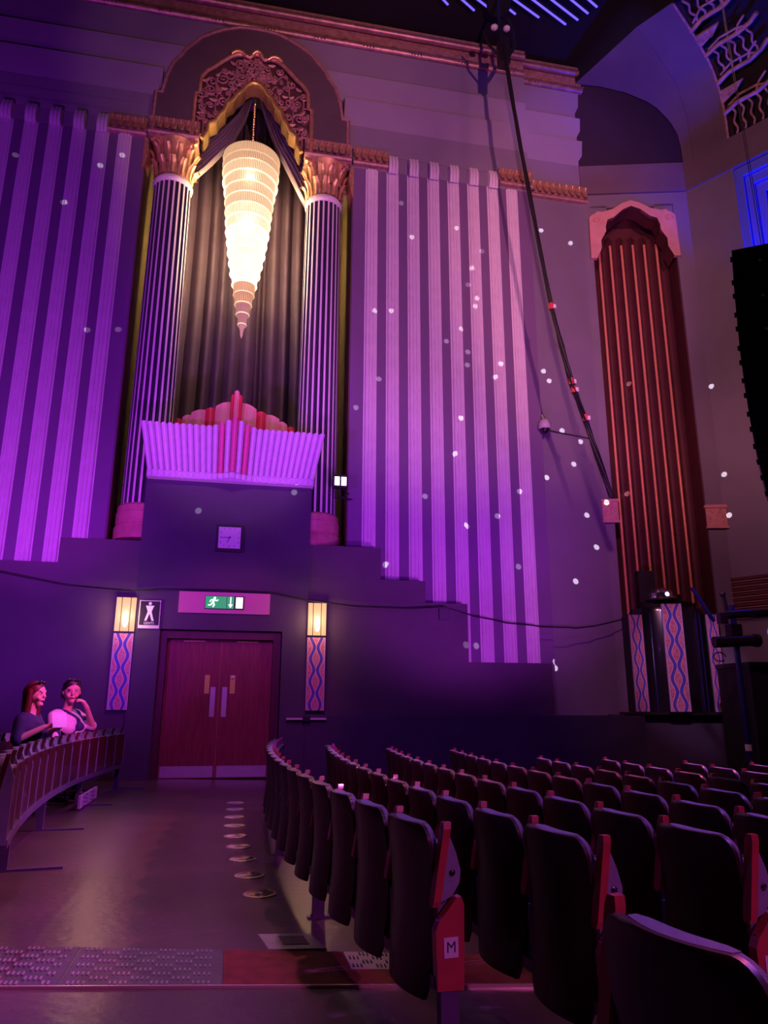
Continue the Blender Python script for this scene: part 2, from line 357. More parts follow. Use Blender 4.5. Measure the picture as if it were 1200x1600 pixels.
# door
t = thing('door_1', (-.27, D+.1, 0), 'double dark red wooden door under the exit sign', 'door'); t['kind'] = 'structure'
mb = MB(); mb.box(-1.398, -1.27, D-.02, D+.2, 0, 2.64); mb.box(.70, .84, D-.02, D+.2, -.04, 2.64); mb.box(-1.27, .70, D-.02, D+.2, 2.50, 2.64)
obj('door_frame', mb, M_doorf, t)
for x0, x1, sgn in ((-1.265, -.268, 1), (-.262, .695, -1)):
    mb = MB(); mb.box(x0, x1, D+.10, D+.15, .0, 2.49); lf = obj('door_leaf', mb, M_door, t)
    mb = MB(); mb.box(x0+.03, x1-.03, D+.094, D+.10, .02, .215); obj('kick_plate', mb, M_steel, lf)
    xe = x1 if sgn > 0 else x0
    xa, xb = (xe-.155, xe-.065) if sgn > 0 else (xe+.025+.03, xe+.115+.03)
    mb = MB(); mb.box(xa, xb, D+.09, D+.10, 1.08, 1.62); obj('push_plate', mb, M_steel, lf)
    xa, xb = (xe-.27, xe-.18) if sgn > 0 else (xe+.19, xe+.285)
    mb = MB(); mb.box(xa, xb, D+.09, D+.10, 1.50, 1.84); hp = obj('door_plaque', mb, M_brass, lf)
    if sgn < 0:
        mb = MB(); mb.lathe([(.03, 0), (.028, .02), (.0001, .025)], n=16)
        o = put('lock_knob', mb.mesh('lock_knob', M_steel, 40), t); o.rotation_euler = (PI/2, 0, 0); o.location = ((xa+xb)/2+.27, -.01, 1.79)
    mb = MB(); mb.box((x0+x1)/2-.2, (x0+x1)/2+.2, D+.085, D+.10, 2.45, 2.475); obj('closer_bar', mb, M_brass, lf)
mb = MB(); mb.box(-.268, -.262, D+.108, D+.112, .02, 2.49); obj('seam_bead', mb, M_brass, t)

# ------------------------------------------------------------------ wing walls with pilaster strips
YF = 14.84
def wing(name, x0, x1, label):
    mb = MB(); mb.box(x0, x1, YF, YF+1.35, 1.0, 13.82); return struct(name, mb, M_panel, label)
wl = wing('wall_left_wing', -9, -2.62, 'tall violet lit panelled wall left of the columns')
wr = wing('wall_right_wing', 2.15, 6.63, 'tall violet lit panelled wall right of the columns')
def strip_mesh(z0, z1):
    mb = MB(); n = 3; wd = .235/n
    for i in range(n):
        prof = []
        for k in range(7):
            a = PI*k/6; prof.append((i*wd+wd/2-math.cos(a)*wd*.46, -.02-math.sin(a)*.035))
        mb.grid([[(x, y, z0) for x, y in prof], [(x, y, z1) for x, y in prof]])
    mb.box(0, .235, -.022, 0.01, z0, z1)
    mb.box(-.03, 0, -.008, 0.01, z0, z1); mb.box(.235, .265, -.008, 0.01, z0, z1)
    return mb
def cap_mesh():
    mb = MB(); n = 3; wd = .235/n
    for i in range(n):
        rows = []
        for j in range(9):
            q = j/8; z = 13.72+.5*q; out = .10*math.sin(PI*min(1, q*1.15))**.7+.02 if q*1.15 < 1 else .02+0.0
            out = .03+.13*math.sin(PI*(.15+.7*q))
            rows.append([(i*wd+wd/2-math.cos(PI*k/6)*wd*.48, -out-math.sin(PI*k/6)*.03, z) for k in range(7)])
        mb.grid(rows)
    mb.box(0, .235, -.045, .1, 13.72, 14.22)
    return mb
for x in [-8.24, -7.73, -7.22, -6.72, -6.21, -5.71, -5.2, -4.69, -4.19, -3.70, -3.21]:
    z0 = 3.84 if x < -3.36 else 4.3
    o = put('pilaster_strip', strip_mesh(z0, 13.82).mesh('strip', M_strip, 30), wl, loc=(x, YF, 0))
for i in range(8):
    x = 2.49+i*.5086
    z0 = 3.70 if x < 3.6 else (3.28 if x < 4.4 else 2.1)
    if x < 2.6: z0 = 4.35
    put('pilaster_strip', strip_mesh(z0, 13.82).mesh('strip', M_strip, 30), wr, loc=(x, YF, 0))
for wn, x in ((wl, -2.74), (wr, 2.16)):
    mb = MB(); mb.box(x, x+.1, YF-.015, YF, 1.2, 13.82); obj('edge_bead', mb, M_panel, wn)
mb = MB(); mb.box(6.63, 8.17, 15.04, 15.6, 1.0, 13.98); struct('wall_right_pier', mb, M_wall, 'plain grey mauve wall strip behind the hanging cable')

# recess between the wings
mb = MB(); mb.box(-2.62, 2.15, 16.5, 16.7, 4.0, 18.3); 
mb.box(-2.62, -2.60, YF+.01, 16.5, 4.0, 17.2); mb.box(2.13, 2.15, YF+.01, 16.5, 4.0, 17.2); mb.box(-2.62, 2.15, D+1.0, 16.5, 4.30, 4.44)
struct('wall_recess', mb, M_olive, 'olive side walls of the recess behind the columns')

# ------------------------------------------------------------------ entablature
ent = MB(); ent.box(-9, -1.9, 14.92, 16.3, 13.82, 18.3); ent.box(1.45, 6.63, 14.92, 16.3, 13.82, 18.3); ent.box(-1.9, 1.45, 14.92, 16.3, 16.35, 18.3)
ent.box(6.63, 8.25, 15.10, 16.3, 13.98, 18.3)
E0 = struct('wall_upper', ent, M_fascia, 'stepped upper wall above the pilaster strips')
capm = cap_mesh().mesh('strip_cap', M_strip, 30)
for x in [-8.24, -7.73, -7.22, -6.72, -6.21, -5.71, -5.2, -4.69, -4.19, -3.70]+[2.49+i*.5086 for i in range(1, 7)]:
    put('strip_cap', capm, E0, loc=(x, YF, 0))
def board(x0, x1, z0, z1, yb, m, out=.09):     # a board whose top leans forward
    mb = MB(); mb.prism([(yb-out, z1), (yb+.12, z1), (yb+.12, z0), (yb-.015, z0), ], x0, x1, lambda u, d, z: (d, u, z))
    return obj('fascia_board', mb, m, E0)
for x0, x1, yb in ((-9, -2.4, 14.86), (1.9, 6.63, 14.86), (6.63, 8.25, 15.06)):
    lo = 13.83 if x0 < 6 else 14.0
    for z0, z1, o, m in ((lo, 14.27, .0, M_fascia), (14.27, 14.45, .03, M_fascia), (14.45, 14.73, .03, M_fascia), (14.73, 15.03, .03, M_fascia), (15.03, 15.74, .13, M_fascia2)):
        board(x0, x1, z0, z1, yb, m, o)
for x0, x1, yb in ((-9, -1.6, 14.86), (1.2, 6.63, 14.86), (6.63, 8.25, 15.06)):
    board(x0, x1, 15.74, 16.48, yb, M_fascia2, .11)
for x0, x1, yb in ((-9, 6.63, 14.86), (6.63, 8.25, 15.06)):
    board(x0, x1, 16.48, 17.29, yb, M_fascia, .11)

# leafy cornices
leafmb = MB()
leafmb.grid([[(-.055*wd, -.02-o, z) for wd in (1, .5)]+[(0, -.035-o, z)]+[(.055*wd, -.02-o, z) for wd in (.5, 1)] if 0 else
             [(-.065*q, -.01-o, z), (-.03*q, -.035-o, z), (0, -.02-o, z), (.03*q, -.035-o, z), (.065*q, -.01-o, z)] for q, o, z in
             ((.4, .10, .0), (.9, .07, .08), (1.1, .05, .16), (1.0, .05, .24), (.5, .09, .30))])
leafm = leafmb.mesh('acanthus_leaf', M_gold, 40)
bead = MB(); bead.ball((0, -.06, .23), .032, n=8); beadm = bead.mesh('berry', M_gold, 40)
def leaf_cornice(x0, x1, yb, z0, label, cat='cornice'):
    t = thing('leaf_cornice', ((x0+x1)/2, yb, z0), label, cat, None)
    mb = MB(); mb.prism([(yb-.10, z0+.0), (yb-.13, z0+.04), (yb-.10, z0+.08), (yb-.07, z0+.12), (yb-.05, z0+.36), (yb-.12, z0+.40), (yb-.12, z0+.44), (yb+.1, z0+.44), (yb+.1, z0)], x0, x1, lambda u, d, z: (d, u, z))
    obj('moulding', mb, M_carve, t)
    n = max(2, round((x1-x0)/.17))
    for i in range(n):
        x = x0+(x1-x0)*(i+.5)/n
        put('acanthus_leaf', leafm, t, loc=(x-(x0+x1)/2, -.06, .09))
        put('berry', beadm, t, loc=(x-(x0+x1)/2+(x1-x0)/n/2*.98, -.02, .12)) if i < n-1 else None
    return t
leaf_cornice(-3.46, -2.62, 14.84, 13.82, 'short leafy cornice left of the left column')
leaf_cornice(-2.58, -1.46, 14.72, 13.82, 'leafy cornice block above the left column')
leaf_cornice(.96, 2.08, 14.72, 13.82, 'leafy cornice block above the right column')
leaf_cornice(2.14, 3.0, 14.84, 13.88, 'short leafy cornice just right of the right column')
leaf_cornice(5.82, 6.70, 14.84, 13.90, 'short leafy cornice behind the hanging cable')
leaf_cornice(6.70, 8.30, 15.04, 13.86, 'long leafy cornice over the plain pier beside the dark corner')

# bronze top cornice, bundled reeds with bands
def top_cornice(x0, x1, y, label):
    t = thing('reed_cornice', ((x0+x1)/2, y, 17.3), label, 'cornice')
    for z, r, yy in ((17.40, .10, y-.10), (17.86, .085, y-.20)):
        mb = MB(); mb.tube([(x0, yy, z), (x1, yy, z)], r, 12); obj('reed_roll', mb, M_bronze, t, 60)
    mb = MB(); mb.box(x0, x1, y-.10, y+.2, 17.3, 18.0); mb.box(x0, x1, y-.24, y+.2, 17.93, 18.02); obj('backing', mb, M_carve, t)
    k = 0; x = x0+.35
    while x < x1:
        mb = MB()
        if k % 2: mb.tube([(x-.05, y-.10, 17.40), (x+.05, y-.10, 17.40)], .118, 10)
        else:
            for dx in (-.12, -.04, .04, .12): mb.tube([(x+dx-.05, y-.19, 17.34), (x+dx+.05, y-.17, 17.48)], .022, 6)
        obj('ribbon_band', mb, M_bronze, t, 40); k += 1; x += .62
    return t
top_cornice(-9, 6.63, 14.86, 'long bronze reeded cornice with ribbon bands under the black ceiling')
top_cornice(6.64, 8.36, 15.06, 'short set-back bronze reeded cornice at the corner')

# ------------------------------------------------------------------ arch
def smooth_poly(pts, n=3):
    return pts
XC = -.26
Lo = [(-2.24, 13.95), (-2.24, 14.93), (-2.10, 14.95), (-2.03, 15.42), (-1.90, 15.85), (-1.72, 16.10), (-1.66, 16.26), (-1.42, 16.55), (-1.32, 16.70), (-1.0, 16.92), (-.80, 17.04), (-.45, 17.18), (0, 17.22)]
Li = [(-1.36, 13.95), (-1.36, 15.06), (-1.27, 15.10), (-1.26, 15.52), (-1.12, 15.76), (-.98, 15.88), (-.82, 16.06), (-.62, 16.26), (-.45, 16.36), (-.30, 16.38), (-.17, 16.32), (-.10, 16.42), (0, 16.46)]
Lg = [(-1.14, 13.86), (-1.04, 14.06), (-1.02, 14.30), (-.86, 14.40), (-.80, 14.58), (-.68, 14.72), (-.64, 14.93), (-.50, 15.06), (-.42, 15.24), (-.30, 15.36), (-.22, 15.52), (-.10, 15.62), (0, 15.65)]
def mirror(L): return [(XC+x, z) for x, z in L]+[(XC-x, z) for x, z in reversed(L[:-1])]
def band_solid(A, B, y0, y1):
    mb = MB(); n = len(A)
    for i in range(n-1):
        mb.add([(A[i][0], y0, A[i][1]), (A[i+1][0], y0, A[i+1][1]), (B[i+1][0], y0, B[i+1][1]), (B[i][0], y0, B[i][1]),
                (A[i][0], y1, A[i][1]), (A[i+1][0], y1, A[i+1][1]), (B[i+1][0], y1, B[i+1][1]), (B[i][0], y1, B[i][1])],
               [(0, 1, 2, 3), (4, 5, 6, 7), (0, 1, 5, 4), (3, 2, 6, 7)])
    return mb
arch = thing('proscenium_arch', (XC, 14.7, 13.9), 'scalloped moorish arch with carved gilt band above the chandelier', 'arch')
A, B, G = mirror(Lo), mirror(Li), mirror(Lg)
obj('arch_panel', band_solid(A, B, 14.62, 14.95), M_archp, arch)
for L, r, m, nm in ((A, .045, M_carve, 'outer_moulding'), (B, .05, M_gold, 'inner_moulding')):
    mb = MB(); mb.tube([(x, 14.62, z) for x, z in L], r, 8); obj(nm, mb, m, arch, 60)
obj('carved_ground', band_solid(B, G, 14.74, 14.86), mat('carved_ground_brown', (.09, .04, .035), .6), arch)
mb = MB(); mb.tube([(x, 14.64, z) for x, z in G], .05, 8)
mb2 = band_solid(G, [(XC+(x-XC)*.97, z-.02) for x, z in G], 14.62, 15.05); obj('gilt_edge', mb2, M_goldb, arch); obj('gilt_bead', mb, M_goldb, arch, 60)
bb = [p for p in B if p[1] > 15.7]
mb = MB()
for cx, wd, zz in ((-.43, .17, 16.36), (0, .11, 16.44), (.43, .17, 16.36)):
    mb.tube([(XC+cx-wd, 14.60, zz-.03), (XC+cx-wd*.5, 14.57, zz+.035), (XC+cx, 14.56, zz+.05), (XC+cx+wd*.5, 14.57, zz+.035), (XC+cx+wd, 14.60, zz-.03)], .06, 8)
obj('gilt_crest', mb, M_goldb, arch, 60)
# scrolls carved between mouldings
def lerp_curve(L, q):
    f = q*(len(L)-1); i = min(int(f), len(L)-2); w_ = f-i
    return (L[i][0]*(1-w_)+L[i+1][0]*w_, L[i][1]*(1-w_)+L[i+1][1]*w_)
random.seed(3)
def bandpt(q, w_):
    b_ = lerp_curve(B, q); g_ = lerp_curve(G, q)
    return b_[0]*(1-w_)+g_[0]*w_, b_[1]*(1-w_)+g_[1]*w_, math.hypot(b_[0]-g_[0], b_[1]-g_[1])
for w0, ph in ((.3, 0), (.7, 2)):        # running stems
    mb = MB(); mb.tube([(lambda c: (c[0], 14.72, c[1]))(bandpt(.02+.96*k/70, w0+.17*math.sin(k*.7+ph))) for k in range(71)], .022, 5); obj('carved_stem', mb, M_carve, arch, 60)
for i in range(46):
    q = .015+.97*(i+random.uniform(-.3, .3))/46; w_ = (.18, .55, .82, .38)[i % 4]+random.uniform(-.07, .07)
    cx, cz, dist = bandpt(q, w_)
    r0 = random.uniform(.075, .135); sgn = random.choice((-1, 1)); a0 = random.uniform(0, 6.28); pts = []
    for k in range(13):
        a = a0+sgn*k*.7; r = r0*(1.15-k/13); pts.append((cx+r*math.cos(a), 14.70-.025*k/12, cz+r*math.sin(a)))
    mb = MB(); mb.tube(pts, [.030-.0012*k for k in range(13)], 5); mb.ball(pts[-1], .034, n=8)
    obj('carved_scroll', mb, M_carve, arch, 60)
    lx, lz, _ = bandpt(q, .95-w_); a = random.uniform(0, 6.28); L = random.uniform(.07, .12)
    mb = MB(); mb.grid([[(lx+L*t_*math.cos(a)-wd*math.sin(a), 14.70-.03*(1-abs(wd)/.05), lz+L*t_*math.sin(a)+wd*math.cos(a)) for wd in (-w2, 0, w2)] for t_, w2 in ((-1, .008), (-.4, .045), (.3, .05), (1, .006))])
    obj('carved_leaf', mb, M_carve, arch, 60)
for s_ in (-1, 1):   # blocks the arch stands on
    mb = MB(); mb.box(XC+s_*1.8-.44, XC+s_*1.8+.44, 14.68, 15.6, 13.86, 14.26); obj('impost_block', mb, M_archp, arch)

# ------------------------------------------------------------------ columns
def column(cx, label):
    cy = 15.12; t = thing('fluted_column', (cx, cy, 4.44), label, 'column', 'fluted columns flanking the chandelier')
    mb = MB(); N = 22; R = .43
    vs = []; fs = []; ms = []
    ring = []
    for k in range(N):
        a = 2*PI*k/N; st = 2*PI/N
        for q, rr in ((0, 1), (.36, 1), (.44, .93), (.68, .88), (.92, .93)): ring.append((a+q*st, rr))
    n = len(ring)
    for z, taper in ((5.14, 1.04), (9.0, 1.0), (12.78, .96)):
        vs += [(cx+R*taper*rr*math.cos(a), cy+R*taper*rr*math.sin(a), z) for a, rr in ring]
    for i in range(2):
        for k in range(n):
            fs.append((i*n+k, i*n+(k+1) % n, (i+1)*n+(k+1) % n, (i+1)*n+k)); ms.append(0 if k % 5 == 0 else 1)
    mb.v = vs; mb.f = fs; mb.m = ms
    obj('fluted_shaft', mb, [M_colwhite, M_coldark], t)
    mb = MB(); mb.lathe([(.40, 12.70), (.44, 12.74), (.45, 12.80), (.41, 12.88), (.38, 12.90)], (cx, cy, 0), 40); obj('neck_ring', mb, M_colwhite, t, 50)
    mb = MB(); mb.lathe([(.01, 4.44), (.54, 4.44), (.54, 4.68), (.535, 4.70), (.49, 4.71), (.49, 4.74), (.515, 4.75), (.52, 4.98), (.50, 4.99), (.50, 5.12), (.47, 5.16), (.40, 5.17)], (cx, cy, 0), 40)
    obj('base', mb, M_colbase, t, 22)
    mb = MB(); mb.lathe([(.36, 12.86), (.37, 13.0), (.40, 13.3), (.46, 13.6), (.54, 13.8), (.01, 13.8)], (cx, cy, 0), 32)
    cap = obj('capital_bell', mb, M_gold, t, 50)
    for tier, (z0, h, r, nn, ph) in enumerate(((12.90, .42, .39, 12, 0), (13.18, .46, .42, 12, .5))):
        lm = MB(); rows = []
        for j in range(8):
            q = j/7; wd = (.095*(1-.25*q)) if j < 6 else (.06 if j == 6 else .02)
            out = .02+.10*q**2.2+(.06 if j >= 6 else 0); zz = h*(q if j < 6 else (.93 if j == 6 else .84))
            rows.append([(out+c_*.0, wd*s__, zz) if abs(s__) > .1 else (out+.03, 0, zz) for s__, c_ in ((-1, 0), (-.5, 1), (0, 0), (.5, 1), (1, 0))])
        lm.grid(rows); me = lm.mesh('capital_leaf', M_gold, 50)
        for k in range(nn):
            a = 2*PI*(k+ph)/nn
            o = put('capital_leaf', me, cap); o.rotation_euler = (0, 0, a)
            o.location = Vector((r*math.cos(a)+cx, r*math.sin(a)+cy, z0))
    for k in range(4):
        a = PI/4+k*PI/2; pts = []
        for j in range(14):
            b_ = j*.55; rr = .12*(1-j/18); pts.append((cx+(.56+rr*math.cos(b_))*math.cos(a), cy+(.56+rr*math.cos(b_))*math.sin(a), 13.64+rr*math.sin(b_)))
        mb = MB(); mb.tube(pts, [.045-.0015*j for j in range(14)], 6); obj('volute', mb, M_gold, cap, 60)
    mb = MB(); mb.box(cx-.52, cx+.52, 14.70, 15.6, 13.78, 13.87); obj('abacus', mb, M_carve, t)
    return t
column(-1.99, 'fluted column left of the chandelier with gilt leaf capital')
column(1.49, 'fluted column right of the chandelier with gilt leaf capital')
# black leafy brackets outside the capitals
for x, lab in ((-2.66, 'dark gilt wall bracket left of the left capital'), (2.16, 'dark gilt wall bracket right of the right capital')):
    mb = MB(); s_ = 1 if x > 0 else -1
    mb.prism([(0, 13.82), (.10, 13.75), (.13, 13.4), (.06, 13.05), (0, 12.9)], 0, .5, lambda u, d, z: (x-s_*u*.9, 14.78+d, z)); tag(obj('wall_bracket', mb, M_gold), lab, 'bracket')

# ------------------------------------------------------------------ curtain and swags
cur = thing('pleated_curtain', (XC, 16.0, 4.5), 'tall grey pleated curtain hanging behind the chandelier', 'curtain')
random.seed(11)
x = -1.85; cuts = []
while x < 1.35:
    wd = random.choice((.09, .12, .16, .28, .34)); cuts.append((x, min(wd, 1.35-x+.01))); x += wd
for x0, wd in cuts:
    rows = []
    dp = random.uniform(.08, .24)
    for j in range(9):
        z = 4.5+12.0*j/8; sh = .10*math.sin(j*.6+x0)*.4
        rows.append([(x0+wd*k/10+sh*(1 if 0 < k < 10 else 1), 16.36-dp*math.sin(PI*k/10)**1.2-.02*math.sin(z*1.3+x0*5), z) for k in range(11)])
    mb = MB(); mb.grid(rows); obj('curtain_pleat', mb, M_drape, cur, 60)
def interp(L, q):
    f = q*(len(L)-1); i = min(int(f), len(L)-2); w_ = f-i
    w_ = w_*w_*(3-2*w_)*.3+w_*.7
    return (L[i][0]*(1-w_)+L[i+1][0]*w_, L[i][1]*(1-w_)+L[i+1][1]*w_)
def swag(U, L_, n, label):
    t = thing('curtain_swag', (U[0][0], 15.35, U[0][1]), label, 'curtain')
    for i in range(n):
        rows = []
        for j in range(15):
            a = interp(U, j/14); b_ = interp(L_, j/14); row = []
            for k in range(7):
                f_ = (i+k/6)/n+.02*math.sin(j*.7+i)
                row.append((a[0]*(1-f_)+b_[0]*f_, 15.40-.14*math.sin(PI*k/6)**.8-.02*i, a[1]*(1-f_)+b_[1]*f_))
            rows.append(row)
        mb = MB(); mb.grid(rows); obj('swag_fold', mb, M_swag, t, 60)
swag([(-.34, 16.2), (-.62, 15.35), (-1.0, 14.75), (-1.34, 14.35), (-1.62, 13.9)], [(-.27, 16.2), (-.42, 15.2), (-.72, 14.35), (-1.12, 13.75), (-1.55, 13.2)], 6, 'draped satin swag gathered to the left column')
swag([(-.20, 16.2), (.16, 15.5), (.55, 14.9), (.95, 14.3), (1.2, 13.6)], [(-.24, 16.2), (-.02, 15.3), (.30, 14.4), (.68, 13.6), (1.05, 12.9)], 5, 'draped satin swag gathered to the right column')

# ------------------------------------------------------------------ chandelier
CX, CY = -.26, 15.45
ch = thing('chandelier', (CX, CY, 14.5), 'long tapering tiered crystal chandelier glowing under the arch', 'chandelier')
mb = MB()
z = 14.25
while z < 15.9:
    mb.lathe([(.012, 0), (.028, .02), (.028, .05), (.012, .07)], (CX, CY, z), 6); z += .075
mb.tube([(CX, CY, 14.2), (CX, CY, 16.4)], .012, 6); obj('chain', mb, M_goldb, ch)
mb = MB(); mb.lathe([(.01, 14.16), (.60, 14.14), (.66, 14.12), (.68, 14.08)], (CX, CY, 0), 48); obj('top_plate', mb, M_goldb, ch, 40)
# radius profile
zr = [(14.1, .665), (13.6, .655), (13.1, .575), (12.6, .535), (12.1, .49), (11.6, .43), (11.1, .35), (10.7, .265), (10.4, .215), (10.1, .165), (9.85, .115), (9.65, .07), (9.4, .03)]
def rad(z):
    for (a, ra), (b, rb) in zip(zr, zr[1:]):
        if z <= a and z >= b: return ra+(rb-ra)*(a-z)/(a-b)
    return .02
z = 14.08; ti = 0
tiers = []
while z > 9.7:
    h = .22 if z > 13.8 else (.27 if z > 10.9 else .25)
    tiers.append((z, h)); z -= h
for i, (z, h) in enumerate(tiers):
    r = rad(z-h*.5); nr = max(16, int(r*150)); k_ = 0 if z > 13.7 else 1 if z > 12.75 else 5 if z > 12.25 else 2 if z > 10.75 else 3 if z > 10.2 else 4
    mb = MB(); ring = []
    for k in range(nr):
        a = 2*PI*k/nr; s_ = 2*PI/nr
        for q, rr in ((0, 1.0), (.30, 1.0+.012), (.6, 1.0), (.7, .975), (.9, .975)): ring.append((a+q*s_, rr))
    n = len(ring); vs = []
    rows_ = ((z+.02, 1.03), (z-h*.5, 1.0), (z-h*.85, .965), (z-h-.03, .95))
    for zz, q in rows_: vs += [(CX+r*q*rr*math.cos(a), CY+r*q*rr*math.sin(a), zz) for a, rr in ring]
    fs, ms = [], []
    for a_ in range(3):
        for k in range(n): fs.append((a_*n+k, a_*n+(k+1) % n, (a_+1)*n+(k+1) % n, (a_+1)*n+k)); ms.append(1 if k % 5 >= 2 else 0)
    mb.v, mb.f, mb.m = vs, fs, ms
    o = obj('crystal_tier', mb, [M_chl[k_], M_chl[10+k_]], ch)
    mb = MB(); mb.lathe([(r*.99, z-h+.015), (r*1.03, z-h), (r*.99, z-h-.015)], (CX, CY, 0), 48); obj('bead_ring', mb, M_chl[{0: 1, 1: 5, 5: 2, 2: 2}.get(k_, 1)], o)
mb = MB(); mb.lathe([(.05, 9.72), (.06, 9.6), (.035, 9.5), (.03, 9.42), (.005, 9.34)], (CX, CY, 0), 12); obj('finial', mb, M_chl[4], ch, 40)
for z, wt in ((13.2, 120), (12.0, 185), (11.0, 80)):
    for dx, dy in ((.72, 0), (-.72, 0), (0, -.75)):
        point('chandelier_glow', (CX+dx*(.9 if z > 12 else .7), CY+dy*.8, z), WARM, wt*.55, .12)

# ------------------------------------------------------------------ fluted pelmet balcony over the clock wall
pel = thing('fluted_pelmet', (XC, 14.2, 5.6), 'flared fluted lilac pelmet with a red centre above the clock', 'pelmet')
NF = 29; xb0, xb1 = -1.87, 1.36; xt0, xt1 = -2.02, 1.53
for i in range(NF):
    q0, q1 = i/NF, (i+1)/NF
    c_ = abs((i-NF//2)); prow = .16 if c_ == 0 else .11 if c_ == 1 else .06 if c_ == 2 else .02 if c_ == 3 else 0
    def X(q, t): return (xb0+(xb1-xb0)*q)*(1-t)+(xt0+(xt1-xt0)*q)*t
    rows = []
    for t_ in (0, .5, 1):
        row = []
        for k in range(7):
            q = q0+(q1-q0)*(.03+.94*k/6); x = X(q, t_); y = 14.22-.02-(.36)*t_-prow*1.2-.085*math.sin(PI*k/6)**.7
            row.append((x, y, 5.68+(.86+prow*.8)*t_))
        rows.append(row)
    mb = MB(); mb.grid(rows)
    # cap of the flute
    top = rows[-1]; mb.add(top+[(p[0], 14.12-.2, p[2]-.02) for p in (top[0], top[-1])], [tuple(range(7))+(8, 7)])
    red = c_ in (0, 2)
    obj('flute', mb, M_pinkr if red else M_pel, pel, 50)
    mb = MB(); x = X((q0+q1)/2, 0); wd = (xb1-xb0)/NF
    mb.lathe([(wd*.52, 5.57), (wd*.55, 5.60), (wd*.55, 5.68)], (x, 14.19-prow*1.1, 0), 10, a0=PI, a1=2*PI); obj('scallop', mb, M_pel, pel, 60)
mb = MB(); mb.box(xb0, xb1, 14.16, 14.42, 5.56, 5.70); obj('backing', mb, M_pel, pel)
mb = MB(); mb.prism([(14.21, 5.70), (13.86, 6.50), (14.0, 6.50), (14.5, 5.70)], 0, 1, lambda u, d, z: ((xb0+.03+(xt0-xb0)*(z-5.7)/.8)*(1-d)+(xb1-.03+(xt1-xb1)*(z-5.7)/.8)*d, u, z)); obj('dark_ground', mb, M_coldark, pel)
# fan crown behind
fan = thing('fan_crown', (XC, 14.7, 6.4), 'stepped red and peach scalloped crown behind the lilac pelmet', 'ornament')
segs = [(-1.22, -1.07, .0, 6.93, 6.95, 1), (-1.07, -.90, .0, 7.0, 7.06, 0), (-.90, -.62, 0, 7.12, 7.20, 0), (-.62, -.42, 0, 7.22, 7.24, 1), (-.42, -.12, 0, 7.30, 7.42, 0), (-.12, -.05, 0, 7.50, 7.54, 1), (-.05, .05, 0, 7.62, 7.62, 0)]
for a, b, _, z0, z1, red in segs:
    for s_ in ((1, -1) if b < .04 else (1,)):
        n = 6; rows = [[], []]
        for k in range(n+1):
            x = a+(b-a)*k/n; zz = z0+(z1-z0)*k/n+.02*math.sin(PI*k/n)
            y = 14.62-.035*math.sin(PI*k/n)-(.1 if z0 > 7.45 else 0)
            rows[0].append((XC+s_*x*1.0, y, 6.2)); rows[1].append((XC+s_*x, y, zz))
        rows.append([(p[0], 14.85, p[2]) for p in rows[1]])
        mb = MB(); mb.grid(rows); obj('fan_segment', mb, M_red if red else M_peach, fan, 50)
mb = MB(); mb.box(-1.6, 1.1, 14.7, 14.9, 5.65, 6.6); obj('fan_base', mb, M_peach, fan)

# ------------------------------------------------------------------ clock, signs, sconces
YB = D-.1
t = thing('wall_clock', (-.235, YB, 4.43), 'square black-framed wall clock reading quarter to seven', 'clock')
mb = MB(); mb.box(-.50, .03, YB-.07, YB, 4.17, 4.70); mb.box(-.47, 0, YB-.09, YB-.07, 4.20, 4.67); obj('case', mb, M_black, t)
mb = MB(); mb.box(-.445, -.025, YB-.096, YB-.09, 4.225, 4.645); fc = obj('dial', mb, M_face, t)
c0 = Vector((-.235, YB-.098, 4.435))
for h in range(12):
    a = 2*PI*h/12; s_ = .17/max(abs(math.sin(a)), abs(math.cos(a))) if h % 3 else .17
    s_ = min(s_, .20); me = text_mesh(str(12 if h == 0 else h), .05, M_ink, .001)
    o = put('numeral', me, t, loc=(s_*math.sin(a), -.098, .005+s_*math.cos(a))); o.rotation_euler = (PI/2, 0, 0)
def hand(ang, L, wd, nm):
    a = math.radians(ang); d_ = Vector((math.sin(a), 0, math.cos(a))); p_ = Vector((math.cos(a), 0, -math.sin(a)))
    mb = MB(); q = [c0-d_*.03-p_*wd, c0+d_*L-p_*wd*.6, c0+d_*L+p_*wd*.6, c0-d_*.03+p_*wd]
    mb.add(q+[v-Vector((0, .004, 0)) for v in q], [(0, 1, 2, 3), (4, 7, 6, 5), (0, 4, 5, 1), (1, 5, 6, 2), (2, 6, 7, 3), (3, 7, 4, 0)]); obj(nm, mb, M_ink, t)
hand(270, .17, .007, 'minute_hand'); hand(202, .11, .009, 'hour_hand')
# exit sign
t = thing('exit_sign', (-.25, YB, 2.97), 'pink board with a lit green running-man exit panel over the door', 'sign')
mb = MB(); mb.box(-1.10, .60, YB-.05, YB, 2.97, 3.37); obj('board', mb, M_signp, t)
mb = MB(); mb.box(-.62, .11, YB-.08, YB-.05, 3.05, 3.30); obj('frame', mb, M_black, t)
mb = MB(); mb.box(-.61, -.22, YB-.085, YB-.08, 3.06, 3.29); pn = obj('green_panel', mb, M_green, t)
T2 = lambda u, d, z: (u, d, z)
mb = MB()
y = YB-.088
mb.ball((-.44, y, 3.255), .024, .004, .024, n=10)
for a, b, w_ in (((-.445, 3.235), (-.475, 3.165), .020), ((-.475, 3.17), (-.44, 3.13), .012), ((-.44, 3.13), (-.47, 3.085), .012), ((-.478, 3.17), (-.51, 3.12), .012), ((-.51, 3.12), (-.56, 3.12), .011), ((-.445, 3.23), (-.40, 3.20), .010), ((-.40, 3.20), (-.375, 3.225), .009), ((-.455, 3.23), (-.51, 3.215), .010), ((-.51, 3.215), (-.53, 3.18), .009)):
    mb.tube([(a[0], y, a[1]), (b[0], y, b[1])], w_, 6)
